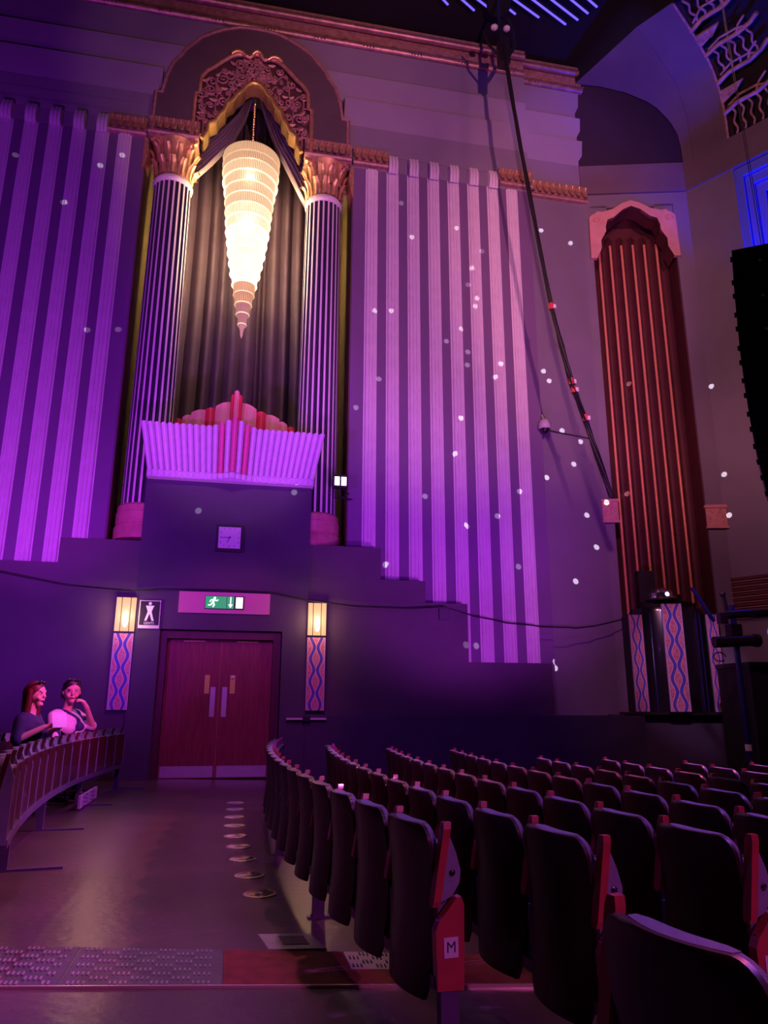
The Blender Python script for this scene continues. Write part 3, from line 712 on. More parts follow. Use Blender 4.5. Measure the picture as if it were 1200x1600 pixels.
obj('running_figure', mb, M_exitw, t)
mb = MB(); mb.box(-.21, -.08, YB-.085, YB-.08, 3.06, 3.29); obj('arrow_panel', mb, M_green, t)
mb = MB(); mb.box(-.153, -.133, y-.003, y+.003, 3.13, 3.28); mb.prism([(-.143, 3.07), (-.185, 3.14), (-.101, 3.14)], y-.003, y+.003, W); obj('down_arrow', mb, M_exitw, t)
mb = MB(); mb.box(-.045, .085, YB-.086, YB-.08, 3.07, 3.28); obj('white_panel', mb, M_exitw, t)
# gents sign
t = thing('gents_sign', (-1.61, YB, 2.66), 'black restroom sign with white figure beside the left sconce', 'sign')
mb = MB(); mb.box(-1.80, -1.42, YB-.03, YB, 2.66, 3.18); obj('plate', mb, M_white, t)
mb = MB(); mb.box(-1.785, -1.435, YB-.034, YB-.03, 2.72, 3.165); obj('black_field', mb, M_black, t)
mb = MB(); y = YB-.037; cx = -1.61
mb.ball((cx, y, 3.12), .030, .004, .030, n=12)
mb.prism([(cx-.075, 3.08), (cx+.075, 3.08), (cx+.035, 2.97), (cx+.085, 2.80), (cx+.045, 2.80), (cx, 2.93), (cx-.045, 2.80), (cx-.085, 2.80), (cx-.035, 2.97)], y-.003, y+.003, W)
fg = obj('figure', mb, mat('sign_white', (.8, .85, .85), .5, emis=(.6, .8, .85), es=.12), t)
o = put('lettering', text_mesh('GENTS', .06, MATS['sign_white'], .001), t, loc=(0, -.037, .095)); o.rotation_euler = (PI/2, 0, 0)

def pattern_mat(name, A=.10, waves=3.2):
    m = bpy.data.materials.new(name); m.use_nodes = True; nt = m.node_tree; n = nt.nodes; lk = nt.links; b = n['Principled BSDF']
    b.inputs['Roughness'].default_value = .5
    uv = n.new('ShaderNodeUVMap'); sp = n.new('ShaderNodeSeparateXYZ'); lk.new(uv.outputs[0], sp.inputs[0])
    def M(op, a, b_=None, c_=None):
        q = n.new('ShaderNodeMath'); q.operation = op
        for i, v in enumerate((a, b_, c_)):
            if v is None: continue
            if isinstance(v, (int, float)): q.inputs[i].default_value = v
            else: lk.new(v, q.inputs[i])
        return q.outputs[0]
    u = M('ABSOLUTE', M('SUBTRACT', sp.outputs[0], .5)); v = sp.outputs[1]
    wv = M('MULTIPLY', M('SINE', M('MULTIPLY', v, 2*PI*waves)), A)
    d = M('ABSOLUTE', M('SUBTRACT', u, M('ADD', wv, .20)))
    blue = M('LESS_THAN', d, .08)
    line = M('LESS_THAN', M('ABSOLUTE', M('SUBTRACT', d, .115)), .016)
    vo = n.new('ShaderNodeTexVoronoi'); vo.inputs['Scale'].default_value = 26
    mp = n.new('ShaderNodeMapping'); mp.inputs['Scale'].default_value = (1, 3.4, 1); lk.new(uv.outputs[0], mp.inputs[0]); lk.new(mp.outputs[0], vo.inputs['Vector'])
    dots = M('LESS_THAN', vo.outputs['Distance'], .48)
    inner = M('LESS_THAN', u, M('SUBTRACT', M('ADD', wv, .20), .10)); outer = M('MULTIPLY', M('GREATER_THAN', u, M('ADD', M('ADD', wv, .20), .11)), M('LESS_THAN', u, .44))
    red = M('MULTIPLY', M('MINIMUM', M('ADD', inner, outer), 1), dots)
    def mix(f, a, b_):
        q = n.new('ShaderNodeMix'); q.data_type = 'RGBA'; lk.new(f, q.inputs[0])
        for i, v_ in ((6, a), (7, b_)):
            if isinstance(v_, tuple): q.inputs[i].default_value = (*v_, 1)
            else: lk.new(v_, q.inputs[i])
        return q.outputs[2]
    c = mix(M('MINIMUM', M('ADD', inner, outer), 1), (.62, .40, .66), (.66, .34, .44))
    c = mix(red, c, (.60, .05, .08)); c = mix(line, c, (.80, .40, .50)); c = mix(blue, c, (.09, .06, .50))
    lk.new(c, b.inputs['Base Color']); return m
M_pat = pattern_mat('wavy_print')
M_pat2 = pattern_mat('wavy_print_long', .10, 4.2)
def uvpanel(name, corners, m, parent, thick=.03, back=(0, 1, 0)):
    # corners: bl, br, tr, tl
    bv = Vector(back)*thick; vs = [Vector(c) for c in corners]; vs += [v+bv for v in vs]
    me = bpy.data.meshes.new(name); me.from_pydata([tuple(v) for v in vs], [], [(0, 1, 2, 3), (4, 7, 6, 5), (0, 4, 5, 1), (1, 5, 6, 2), (2, 6, 7, 3), (3, 7, 4, 0)])
    uvl = me.uv_layers.new(name='UVMap'); fu = [(0, 0), (1, 0), (1, 1), (0, 1)]
    for i, p in enumerate(me.polygons):
        for j, li in enumerate(p.loop_indices): uvl.data[li].uv = fu[j] if i == 0 else (.98, .5)
    me.materials.append(m); me.update(); return put(name, me, parent, True)
def sconce(x0, x1, yb, label):
    t = thing('wall_sconce', ((x0+x1)/2, yb, 1.2), label, 'wall lamp', 'wavy patterned wall lamps beside the door')
    yf = yb-.13
    mb = MB(); mb.box(x0+.01, x1-.01, yf+.02, yb, 1.19, 3.22); obj('back_box', mb, M_black, t)
    uvpanel('patterned_panel', [(x0, yf, 1.20), (x1, yf, 1.20), (x1, yf, 2.56), (x0, yf, 2.56)], M_pat, t, .02)
    w_ = x1-x0
    for a, b in ((0, .25), (.30, .70), (.75, 1)):
        mb = MB(); mb.box(x0+w_*a, x0+w_*b, yf-.02, yf+.02, 2.60, 3.22); obj('glass_pane', mb, M_lamp, t)
    mb = MB(); mb.ball((x0+w_*.52, yf-.018, 2.82), .055, .012, .16, n=12); obj('bulb_glow', mb, M_bulb, t, 60)
    point('sconce_light', ((x0+x1)/2, yf-.25, 2.9), (1, .55, .3), 18, .15)
sconce(-2.21, -1.86, D, 'wavy patterned wall lamp left of the door')
sconce(1.34, 1.69, D-.02, 'wavy patterned wall lamp right of the door')
t = thing('wall_rail_light', (1.35, D-.14, 1.05), 'small lit violet rail under the right wall lamp', 'wall fitting')
mb = MB()
for a, b in ((.99, 1.29), (1.43, 1.73)): mb.box(a, b, D-.22, D-.14, 1.035, 1.065)
obj('rail', mb, M_whitet, t); mb = MB(); mb.box(1.29, 1.43, D-.24, D-.14, 1.01, 1.09); obj('bracket', mb, M_black, t)
# floodlight with bracket
t = thing('floodlight', (1.93, 14.7, 5.8), 'small twin floodlight on a bracket beside the right column', 'floodlight')
mb = MB(); mb.box(1.80, 2.10, 14.52, 14.68, 5.68, 5.95); obj('housing', mb, M_black, t)
for a in (1.83, 1.97): mb = MB(); mb.box(a, a+.10, 14.51, 14.52, 5.72, 5.90); obj('lens', mb, M_flood, t)
mb = MB(); mb.tube([(1.95, 14.6, 5.68), (1.97, 14.62, 5.5), (2.2, 14.82, 5.5)], .018, 6); mb.tube([(1.85, 14.66, 5.48), (2.26, 14.84, 5.52)], .014, 6); mb.tube([(2.0, 14.66, 5.68), (2.2, 14.84, 5.62)], .012, 6); obj('arm', mb, M_black, t)
# festoon cable
pts = [(-6.0, 3.80), (-4.27, 3.62), (-3.16, 3.42), (-1.95, 3.34), (-1.46, 3.40), (-.4, 3.42), (.63, 3.41), (1.31, 3.27), (2.32, 3.18), (3.36, 3.17), (4.09, 3.23), (4.69, 3.06), (5.4, 2.95), (6.2, 2.90), (7.04, 2.90), (7.5, 2.96), (8.0, 3.08), (8.32, 3.16)]
pp = []
for (a, za), (b, zb) in zip(pts, pts[1:]):
    for k in range(4): q = k/4; pp.append((a+(b-a)*q, D-.16 if a < 4.5 else D-.16+(a-4.5)*.12, za+(zb-za)*q))
mb = MB(); mb.tube(pp, .014, 6); tag(obj('black_cable', mb, M_black, None, 60), 'black cable drooping along the wall over the door and steps', 'cable')
mb = MB(); mb.box(4.0, 4.22, D-.05, D, 2.98, 3.20); tag(obj('cable_plate', mb, M_navy), 'small square cable plate bolted on the right step wall', 'plate')
t = thing('security_camera', (6.55, 15.0, 7.4), 'white dome security camera on the pier by the hanging cable', 'camera')
mb = MB(); mb.tube([(6.70, 15.04, 7.75), (6.66, 14.85, 7.80), (6.66, 14.75, 7.62)], .03, 8); obj('bracket', mb, M_cctv, t, 60)
mb = MB(); mb.lathe([(.02, .22), (.09, .20), (.14, .12), (.15, .0), (.13, -.03)], (6.66, 14.74, 7.45), 20); obj('housing', mb, M_cctv, t, 50)
mb = MB(); mb.ball((6.66, 14.74, 7.42), .11, n=16); obj('smoked_dome', mb, M_black2, t, 60)
mb = MB(); mb.tube([(6.8, 15.0, 7.52), (7.9, 15.02, 7.40)], .012, 6); tag(obj('conduit', mb, M_black), 'thin dark conduit running right from the security camera', 'conduit')
t = thing('wall_sensor', (6.62, 14.95, 6.3), 'small blue-lit sensor box on the pier below the security camera', 'sensor')
mb = MB(); mb.box(6.58, 6.68, 14.94, 15.04, 6.24, 6.40); obj('box', mb, M_black, t); mb = MB(); mb.ball((6.62, 14.93, 6.36), .025, n=8); obj('lens', mb, M_flood, t)

# ------------------------------------------------------------------ hanging cable loom
t = thing('cable_loom', (5.5, 13.2, 16.1), 'thick black taped cable loom slanting down in front of the right wall', 'cable')
base = [(5.47, 16.5), (5.5, 16.11), (5.61, 15.02), (5.76, 13.6), (5.94, 12.13), (6.1, 10.9), (6.28, 9.61), (6.45, 8.7), (6.62, 7.85), (6.87, 7.07), (7.1, 6.25), (7.34, 5.4)]
for k in range(4):
    ph = k*1.6
    pts = []
    for i in range(len(base)*3-2):
        f = i/3; j = min(int(f), len(base)-2); q = f-j; x = base[j][0]*(1-q)+base[j+1][0]*q; z = base[j][1]*(1-q)+base[j+1][1]*q
        rr = .024+.014*(z < 9)
        pts.append((x+rr*math.cos(ph+i*.5), 13.2+rr*math.sin(ph+i*.5), z))
    mb = MB(); mb.tube(pts, .026 if k else .034, 6); obj('strand', mb, M_black, t, 60)
for x, z in ((6.27, 9.62), (6.62, 7.9), (6.66, 7.72), (6.88, 7.1)):
    c_ = thing('clamp', (0, 0, 0), None, None); c_.parent = t; c_.location = (x-5.5, 0, z-16.1)
    mb = MB(); mb.tube([(0, 0, -.07), (0, 0, .07)], .06, 8); put('sleeve', mb.mesh('sleeve', M_redtape), c_)
    mb = MB(); mb.box(.02, .09, -.05, .03, -.05, .04); put('tag', mb.mesh('tag', M_whitet), c_)
t = thing('rigging_winch', (5.5, 13.3, 16.2), 'black rigging hook and brackets at the top of the cable loom', 'rigging')
mb = MB(); mb.box(5.38, 5.62, 13.2, 13.45, 16.0, 16.75); obj('body', mb, M_black, t)
mb = MB(); mb.tube([(5.62, 13.3, 16.3), (5.78, 13.3, 16.6), (5.74, 13.3, 17.1), (5.6, 13.3, 17.4)], .05, 8); mb.tube([(5.45, 13.3, 16.75), (5.42, 13.3, 17.3), (5.45, 13.3, 18.3)], .04, 6); mb.tube([(5.4, 13.3, 16.2), (5.15, 13.3, 16.5), (5.0, 13.3, 16.9)], .03, 6); obj('bracket', mb, M_black, t, 60)
for p in ((5.25, 13.2, 16.95), (5.56, 13.2, 16.98)):
    mb = MB(); mb.ball(p, .09, .09, .06, n=10); obj('pale_lens', mb, M_whitet, t, 60)
mb = MB(); mb.lathe([(.01, 18.29), (.28, 18.29), (.30, 18.22), (.30, 18.12), (.26, 18.08), (.01, 18.08)], (5.55, 13.6, 0), 24); tag(obj('ceiling_speaker', mb, M_dark, None, 40), 'round dark fitting on the black ceiling above the rigging', 'fitting')
ls = [((4.23, 13.82), (4.33, 13.89)), ((4.74, 13.75), (5.02, 13.91)), ((5.14, 13.67), (5.67, 13.92)), ((5.61, 13.58), (6.07, 13.80)), ((6.03, 13.49), (6.69, 13.77)), ((6.48, 13.40), (7.44, 13.82)), ((6.94, 13.31), (7.69, 13.64)), ((7.40, 13.21), (7.86, 13.42)), ((7.83, 13.13), (8.0, 13.21))]
for i, (a, b) in enumerate(ls):
    a = Vector((*a, 18.27)); b = Vector((*b, 18.27)); d_ = (b-a).normalized(); a = a-d_*1.6
    t = thing('ceiling_light_bar', tuple((a+b)/2), 'violet blue light bar on the ceiling, %s from the left' % (['first', 'second', 'third', 'fourth', 'fifth', 'sixth', 'seventh', 'eighth', 'ninth'][i]), 'light', 'violet light bars on the ceiling')
    p_ = Vector((d_.y, -d_.x, 0))*.055
    def bar(w_, z0, z1, nm, m):
        mb = MB(); q = [a-p_*w_, b-p_*w_, b+p_*w_, a+p_*w_]
        mb.add([(v.x, v.y, z1) for v in q]+[(v.x, v.y, z0) for v in q], [(0, 1, 2, 3), (4, 7, 6, 5), (0, 4, 5, 1), (1, 5, 6, 2), (2, 6, 7, 3), (3, 7, 4, 0)]); obj(nm, mb, m, t)
    bar(1.3, 18.22, 18.29, 'channel', M_dark); bar(.42, 18.20, 18.22, 'tube', M_led)

# ------------------------------------------------------------------ corner alcove wall
mb = MB()
mb.box(0, .20, 0, 1.0, 1.0, 14.13, T=TA); mb.box(2.28, 2.67, 0, 1.0, 1.0, 14.13, T=TA); mb.box(.20, 2.28, 0, 1.0, 13.74, 14.13, T=TA); 
mb.box(.19, .62, 0, .3, 13.42, 13.80, T=TA); mb.box(1.82, 2.30, 0, .3, 13.42, 13.80, T=TA)
struct('wall_corner', mb, M_wall, 'grey mauve wall around the tall curtained alcove')
mb = MB(); mb.box(0, 2.67, -.04, 1.0, 14.15, 15.0, T=TA); mb.box(.0, 9.0, -.04, .4, 14.13, 15.0, T=TR); struct('trim_1', mb, M_cove, 'plain plaster frieze band under the cove')
# arch spandrels + rose surround
So = [(.12, 12.22), (.14, 13.38), (.20, 13.46), (.32, 13.52), (.34, 13.57), (.49, 13.55), (.76, 13.63), (1.0, 13.79), (1.22, 13.87)]
Si = [(.27, 12.21), (.40, 12.50), (.40, 12.72), (.54, 12.98), (.54, 13.12), (.60, 13.32), (.76, 13.38), (1.0, 13.60), (1.22, 13.70)]
SC = 1.22
def mir(L): return L+[(2*SC-u, z) for u, z in reversed(L[:-1])]
SA, SI = mir(So), mir(Si)
sur = thing('alcove_surround', TA(1.22, -.05, 12.2), 'rose plaster scalloped surround over the tall corner alcove', 'surround')
mb = MB(); n = len(SA)
rows = [[TA(a[0], .0, a[1]), TA(a[0], -.10, a[1]), TA(b_[0], -.10, b_[1]), TA(b_[0], .0, b_[1])] for a, b_ in zip(SA, SI)]
mb.grid(rows, 0, True); L4 = len(rows)*4; mb.f += [(0, 1, 2, 3), (L4-4, L4-3, L4-2, L4-1)]; mb.m += [0, 0]
obj('scalloped_band', mb, M_rosep, sur)
mb = MB()
for i in range(n-1): mb.add([TA(SI[i][0], -.10, SI[i][1]), TA(SI[i+1][0], -.10, SI[i+1][1]), TA(SI[i+1][0], .40, SI[i+1][1]), TA(SI[i][0], .40, SI[i][1])], [(0, 1, 2, 3)])
obj('soffit', mb, M_maroon, sur)
for u in (.30, 2*SC-.30):
    pts = [TA(u+.09*(1-k/14)*math.cos(k*.6), -.115, 13.28+.09*(1-k/14)*math.sin(k*.6)) for k in range(12)]
    mb = MB(); mb.tube(pts, .018, 6); obj('scroll', mb, M_rosep, sur, 60)
# pleated maroon infill, orange highlight put into the colour of the ribs
pl = thing('pleated_screen', TA(1.25, .75, 1.2), 'tall maroon pleated screen with copper ribs in the corner alcove', 'screen')
RU = [.22, .50, .79, 1.08, 1.375, 1.665, 1.975, 2.27]
RU = [-.02, .50, .79, 1.08, 1.375, 1.665, 1.975, 2.3, 2.5]
for a, b in zip(RU, RU[1:]):
    rows = []
    for z in (1.2, 13.3): rows.append([TA(a+(b-a)*k/8, .62-.10*math.sin(PI*k/8), z) for k in range(9)])
    rows = [[TA(max(.2, min(2.28, a+(b-a)*k/8)), .62+.16*math.sin(PI*k/8), z) for k in range(9)] for z in (1.2, 13.3)]
    mb = MB(); mb.grid(rows); obj('pleat', mb, M_maroon, pl, 60)
for u, z0 in zip(RU[1:8], (3.3, 3.6, 3.9, 3.9, 3.8, 3.6, 3.4)):
    mb = MB(); mb.tube([TA(u, .58, z0), TA(u, .58, 13.0)], .034, 8); obj('highlight_rib', mb, M_rib, pl, 60)
mb = MB(); mb.box(.2, 2.28, .85, .98, 1.15, 13.73, T=TA); mb.box(.2, 2.28, .06, .85, 13.70, 13.735, T=TA); mb.box(.201, .22, .05, .85, 1.15, 13.4, T=TA); mb.box(2.26, 2.279, .05, .85, 1.15, 13.4, T=TA); obj('dark_lining', mb, M_maroon, pl)
# decorative band caps
for u0, u1, z0, z1, lab in ((-.06, .29, 5.36, 5.92, 'small carved rose capital left of the corner alcove'), (2.25, 2.70, 5.20, 5.75, 'small carved rose capital right of the corner alcove')):
    t = thing('carved_capital', TA(u0, -.05, z0), lab, 'ornament')
    mb = MB(); mb.box(u0, u1, -.05, 0.0, z0, z1, T=TA); mb.box(u0-.02, u1+.02, -.08, 0, z1-.07, z1, T=TA); mb.box(u0-.02, u1+.02, -.08, 0, z0, z0+.06, T=TA); obj('block', mb, M_rosep, t)
    mb = MB(); random.seed(5)
    for k in range(10):
        cu = random.uniform(u0+.06, u1-.06); cz = random.uniform(z0+.12, z1-.12)
        mb.tube([TA(cu+.05*(1-j/9)*math.cos(k+j*.8), -.06, cz+.05*(1-j/9)*math.sin(k+j*.8)) for j in range(8)], .013, 5)
    obj('relief', mb, M_rosep, t, 60)

# mirror-clad drum on the alcove base
dr = thing('drum_pedestal', TA(1.1, -.55, 1.14), 'gloss black half-drum pedestal with three wavy patterned panels', 'pedestal')
mb = MB(); mb.box(-.02, 2.45, -.55, .55, 1.14, 1.19, T=TA); obj('plinth', mb, M_black, dr)
def dcv(a, r=1.0): # drum surface: angle 0..PI across
    return 1.12-.78*math.cos(a)*r, -.05-.55*math.sin(a)*r
mb = MB(); rows = []
for z in (1.19, 3.28): rows.append([TA(*dcv(PI*k/24), z) for k in range(25)])
rows.append([TA(*dcv(PI*k/24, .96), 3.36) for k in range(25)]); rows.append([TA(1.12, 0, 3.36) for k in range(25)])
mb.grid(rows); obj('drum', mb, M_black2, dr, 50)
mb = MB(); rows = [[TA(*dcv(PI*k/24, q), z) for k in range(25)] for q, z in ((.0, 3.36), (.72, 3.36), (.74, 3.44), (.74, 3.50), (.70, 3.52), (.0, 3.52))]; mb.grid(rows); obj('top_step', mb, M_black, dr, 50)
for u0, u1, z1, y0 in ((.20, .47, 3.20, -.55), (.87, 1.28, 3.42, -.66), (1.80, 2.03, 3.20, -.58)):
    uvpanel('patterned_panel', [TA(u0, y0, 1.20), TA(u1, y0, 1.20), TA(u1, y0, z1), TA(u0, y0, z1)], M_pat2, dr, .05, tuple(NA))
mb = MB(); mb.box(.18, .50, -.50, .4, 1.19, 3.21, T=TA); mb.box(1.78, 2.05, -.53, .4, 1.19, 3.21, T=TA); obj('panel_box', mb, M_black, dr)
mb = MB()
for a in (.95, 2.25, 2.45): mb.tube([TA(*dcv(a, 1.01), 1.2), TA(*dcv(a, 1.01), 3.25)], .014, 6)
obj('edge_bead', mb, mat('bead_blue', (.08, .08, .4), .2, .7), dr)
dm = thing('mirror_ball_lamp', TA(1.0, -.2, 3.52), 'half mirror-ball effect lamp glinting on the drum pedestal', 'lamp')
mb = MB(); c_ = Vector(TA(1.0, -.28, 3.52))
rows = []
for i in range(9):
    th = (PI/2)*i/8; rows.append([(c_.x+.30*math.cos(th)*math.cos(2*PI*k/28), c_.y+.30*math.cos(th)*math.sin(2*PI*k/28), c_.z+.30*math.sin(th)) for k in range(28)])
mb.grid(rows, 0, True); obj('mirror_dome', mb, M_dome, dm)
mb = MB(); mb.lathe([(.01, 3.522), (.34, 3.522), (.34, 3.56), (.30, 3.57)], (c_.x, c_.y, 0), 28); obj('collar', mb, M_black, dm, 40)
mb = MB(); mb.ball((c_.x-.02, c_.y-.27, c_.z+.12), .05, .03, .05, n=8); obj('lamp_lens', mb, M_flood, dm, 60)
mb = MB(); mb.box(.62, .98, .0, .3, 3.36, 4.25, T=TA); tag(obj('black_speaker', mb, M_black), 'small black box speaker behind the mirror-ball lamp', 'speaker')

# dots of light thrown by a mirror ball (one projector lamp with a gobo)
LP = Vector((2.5, 3.5, 8.5))     # the hall's main mirror ball hangs above the stalls, out of frame
dots = [(x, 15.03, z) for x, z in [(6.99, 12.92), (7.77, 12.66), (6.84, 9.03), (6.97, 8.79), (7.22, 7.55), (7.67, 7.31), (7.46, 6.74), (6.77, 6.37), (7.7, 5.53), (7.88, 4.79), (7.32, 3.99), (6.72, 2.1)]]
dots += [(x, 14.82, z) for x, z in [(3.33, 13.0), (4.7, 12.49), (3.58, 12.08), (5.33, 11.95), (5.06, 11.44), (4.95, 10.99), (5.16, 10.64), (5.11, 10.42), (3.08, 10.06), (2.7, 10.02), (4.75, 9.79), (4.39, 9.45), (4.9, 9.23), (4.88, 8.9), (2.81, 8.35), (5.69, 8.99), (5.54, 8.65), (2.3, 7.62), (4.69, 7.55), (4.53, 6.7), (6.01, 5.93), (3.84, 5.69), (4.76, 5.07), (5.47, 5.34), (5.91, 4.23), (2.97, 4.15), (-5.29, 12.89), (-4.19, 11.85), (-3.4, 8.87), (-2.79, 8.95), (-3.11, 13.25), (-3.55, 12.9)]]
dots += [TA(.05, 0, 5.82), TA(.98, .6, 9.13), TA(.70, .6, 6.28), TR(.05, 0, 8.68), TR(.1, 0, 6.47), TR(.1, 0, 5.5), (-.86, 14.33, 4.97), (.99, 14.33, 5.46), (4.56, D, 2.49), (4.9, 14.8, 2.53)]
l = bpy.data.lights.new('mirror_ball_gobo', 'POINT'); l.energy = 2000; l.shadow_soft_size = 0.0; l.use_nodes = True
o = bpy.data.objects.new('mirror_ball_gobo', l); COL.objects.link(o); o.location = LP
nt = l.node_tree; nd = nt.nodes; lk = nt.links; em = nd['Emission']
geo = nd.new('ShaderNodeNewGeometry'); acc = None
for p in dots:
    v = Vector(p)-LP; dist = v.length; v.normalize()
    ct = math.cos(.06/dist)
    dp = nd.new('ShaderNodeVectorMath'); dp.operation = 'DOT_PRODUCT'; lk.new(geo.outputs['Incoming'], dp.inputs[0]); dp.inputs[1].default_value = v
    gt = nd.new('ShaderNodeMath'); gt.operation = 'GREATER_THAN'; lk.new(dp.outputs['Value'], gt.inputs[0]); gt.inputs[1].default_value = ct
    ml = nd.new('ShaderNodeMath'); ml.operation = 'MULTIPLY_ADD'; lk.new(gt.outputs[0], ml.inputs[0]); ml.inputs[1].default_value = dist*dist*(.4 if p[0] < -1 else .6 if (p[2] > 9.5 and p[0] < 6.6) else .9 if p[0] < 6.6 else 2.8)
    if acc is None: ml.inputs[2].default_value = 0
    else: lk.new(acc, ml.inputs[2])
    acc = ml.outputs[0]
st = nd.new('ShaderNodeMath'); st.operation = 'MULTIPLY'; lk.new(acc, st.inputs[0]); st.inputs[1].default_value = 0.021
lk.new(st.outputs[0], em.inputs['Strength']); em.inputs['Color'].default_value = (1, .95, 1, 1)

# ------------------------------------------------------------------ right angled wall, cove, lattice
mb = MB(); mb.box(0, 1.18, 0, .5, -.3, 14.13, T=TR); mb.box(1.18, 9, .45, .6, -.3, 14.13, T=TR); mb.box(1.18, 9, 0, .5, -.3, 9.0, T=TR); mb.box(5.2, 9, 0, .5, 9, 14.13, T=TR)
struct('wall_right', mb, M_wall, 'angled grey mauve wall at the right with a blue stepped niche')
nch = thing('stepped_niche', TR(1.2, .0, 9), 'blue lit stepped window niche behind the hanging speakers', 'niche')
for k in range(4):
    a = 1.18+.20*k; zt = 14.10-.27*k
    mb = MB(); poly = [(a, 9.0), (a, zt), (5.2-.2*k, zt), (5.2-.2*k, 9.0), (5.2-.2*(k+1)+.02, 9.0), (5.2-.2*(k+1)+.02, zt-.25), (a+.18, zt-.25), (a+.18, 9.0)]
    if k < 3: mb.prism(poly, .05+.08*k, .13+.08*k, TR)
    else: mb.box(a, 5.2-.2*k, .40, .44, 9, zt, T=TR)
    obj('niche_step', mb, M_winb, nch)
spot('niche_blue', TR(2.9, -.10, 9.2), TR(2.6, .3, 12.6), (0.0, 0.015, 1.0), 2300, 84)
# cove
prof = [(0, 15.0), (0, 15.6), (.06, 16.03), (.2, 16.4), (.42, 16.75), (.68, 16.92), (.99, 17.0), (1.35, 17.08), (1.8, 17.15), (2.6, 17.2)]
def VT(s, t_, off=0.0):
    i = min(int(t_), len(prof)-2); q = t_-i; a = prof[i][0]*(1-q)+prof[i+1][0]*q; z = prof[i][1]*(1-q)+prof[i+1][1]*q
    da_, dz_ = prof[i+1][0]-prof[i][0], prof[i+1][1]-prof[i][1]; L = math.hypot(da_, dz_); a += off*dz_/L; z -= off*da_/L
    return TR(s, -a, z)
mb = MB()
mb.grid([[VT(s, t_*.5) for t_ in range(19)] for s in (.29, 1.18)])
mb.grid([[VT(s, t_*.5, -.35) for t_ in range(19)] for s in (1.18, 9.0)])
for s in (1.18,): mb.grid([[VT(s, t_*.5, o_) for t_ in range(19)] for o_ in (0, -.35)])
arc1 = [(2.67, 15.0), (2.66, 15.45), (2.62, 15.85), (2.50, 16.2), (2.37, 16.43), (2.15, 16.75), (1.91, 16.97), (1.35, 17.30), (.69, 17.53), (0.05, 17.64)]
mb.grid([[TA(u, -.04, z) for u, z in arc1], [TR(.29, -a, z) for a, z in prof]])
cv = struct('wall_cove', mb, M_cove, 'curved plaster cove sweeping up to the black ceiling at the corner', None, 60)
mb = MB(); mb.tube([TR(.29, -a-.008, z-.008) for a, z in prof], .010, 6); obj('cove_bead', mb, M_cove, cv, 60)
mb = MB(); mb.prism([(0, 15.0)]+[(u, z) for u, z in arc1]+[(0, 17.64)], -.02, .05, TA); 
mb.box(-.1, 2.7, .05, .3, 15.0, 18.3, T=TA)
struct('wall_lunette', mb, M_lun, 'dark half-round lunette under the cove')
mb = MB()
mb.add([TR(.29, -2.6, 17.2), TR(9, -2.6, 17.2), TR(9, -2.6, 18.3), TR(.29, -2.6, 18.3)], [(0, 1, 2, 3)])
mb.add([TA(0.05, -.04, 17.64), TR(.29, -2.6, 17.2), TR(.29, -2.6, 18.3), TA(0.05, -.04, 18.3)], [(0, 1, 2, 3)])
struct('trim_2', mb, M_dark, 'black ceiling edge above the cove')
gr = thing('lattice_grille', TR(1.2, -.3, 15.0), 'pierced plaster grille of wavy bars and branches in the cove', 'grille')
def gline(nm, pts, r):
    mb = MB(); P = []
    for (s0_, t0_), (s1_, t1_) in zip(pts, pts[1:]):
        for k in range(3): P.append(VT(s0_+(s1_-s0_)*k/3, t0_+(t1_-t0_)*k/3, .02))
    P.append(VT(*pts[-1], .02)); mb.tube(P, r, 6); obj(nm, mb, M_grille, gr, 60)
mb = MB(); mb.grid([[VT(s, t_*.5, -.30) for t_ in range(19)] for s in (1.2, 7.0)]); obj('grille_backing', mb, M_dark, gr)
for b0 in (0, 1, 2, 3):
    o = 2.3*b0 if b0 else 0
    for tA in (1.6, 3.55, 5.8, 7.9):
        gline('branch', [(1.16+o, tA-.3), (1.5+o, tA), (2.0+o, tA-.02), (2.3+o, tA+.2), (2.5+o, tA+.55)], .06)
        gline('arched_branch', [(1.5+o, tA+.05), (1.75+o, tA-.35), (2.1+o, tA-.25), (2.35+o, tA+.15)] if tA < 1 else [(1.3+o, tA+.1), (1.6+o, tA+.42), (2.0+o, tA+.38), (2.25+o, tA+.1)], .03)
        gline('twig', [(1.95+o, tA), (2.05+o, tA+.5), (2.25+o, tA+.9)], .028)
    for s in (1.4, 1.6, 1.8, 2.0, 2.2):
        for t0_, t1_ in ((.05, 1.5), (3.7, 5.7), (8.0, 8.9)):
            n_ = 14; gline('wavy_bar', [(s+o+.03*math.sin(k*.8), t0_+(t1_-t0_)*k/n_) for k in range(n_+1)], .03)
    for t0_ in (2.35, 6.7):
        mb = MB(); mb.prism([(1.2+o, t0_-.35), (1.2+o, t0_+.45), (1.75+o, t0_+.45), (1.55+o, t0_)], -.03, .03, lambda u, d, t_: VT(u, t_, d)); fl = obj('filigree_plate', mb, M_grille, gr)
        for k in range(6):
            cu, ct_ = 1.28+o+.11*(k % 3), t0_-.05+.3*(k//3)
            mb = MB(); mb.tube([VT(cu+.04*math.cos(j*.8)*(1-j/10), ct_+.10*math.sin(j*.8)*(1-j/10), .045) for j in range(8)], .012, 5); obj('curl', mb, M_grille, fl, 60)
gline('frame_edge', [(1.18, 0), (1.18, 3), (1.18, 6), (1.18, 8.95)], .03)

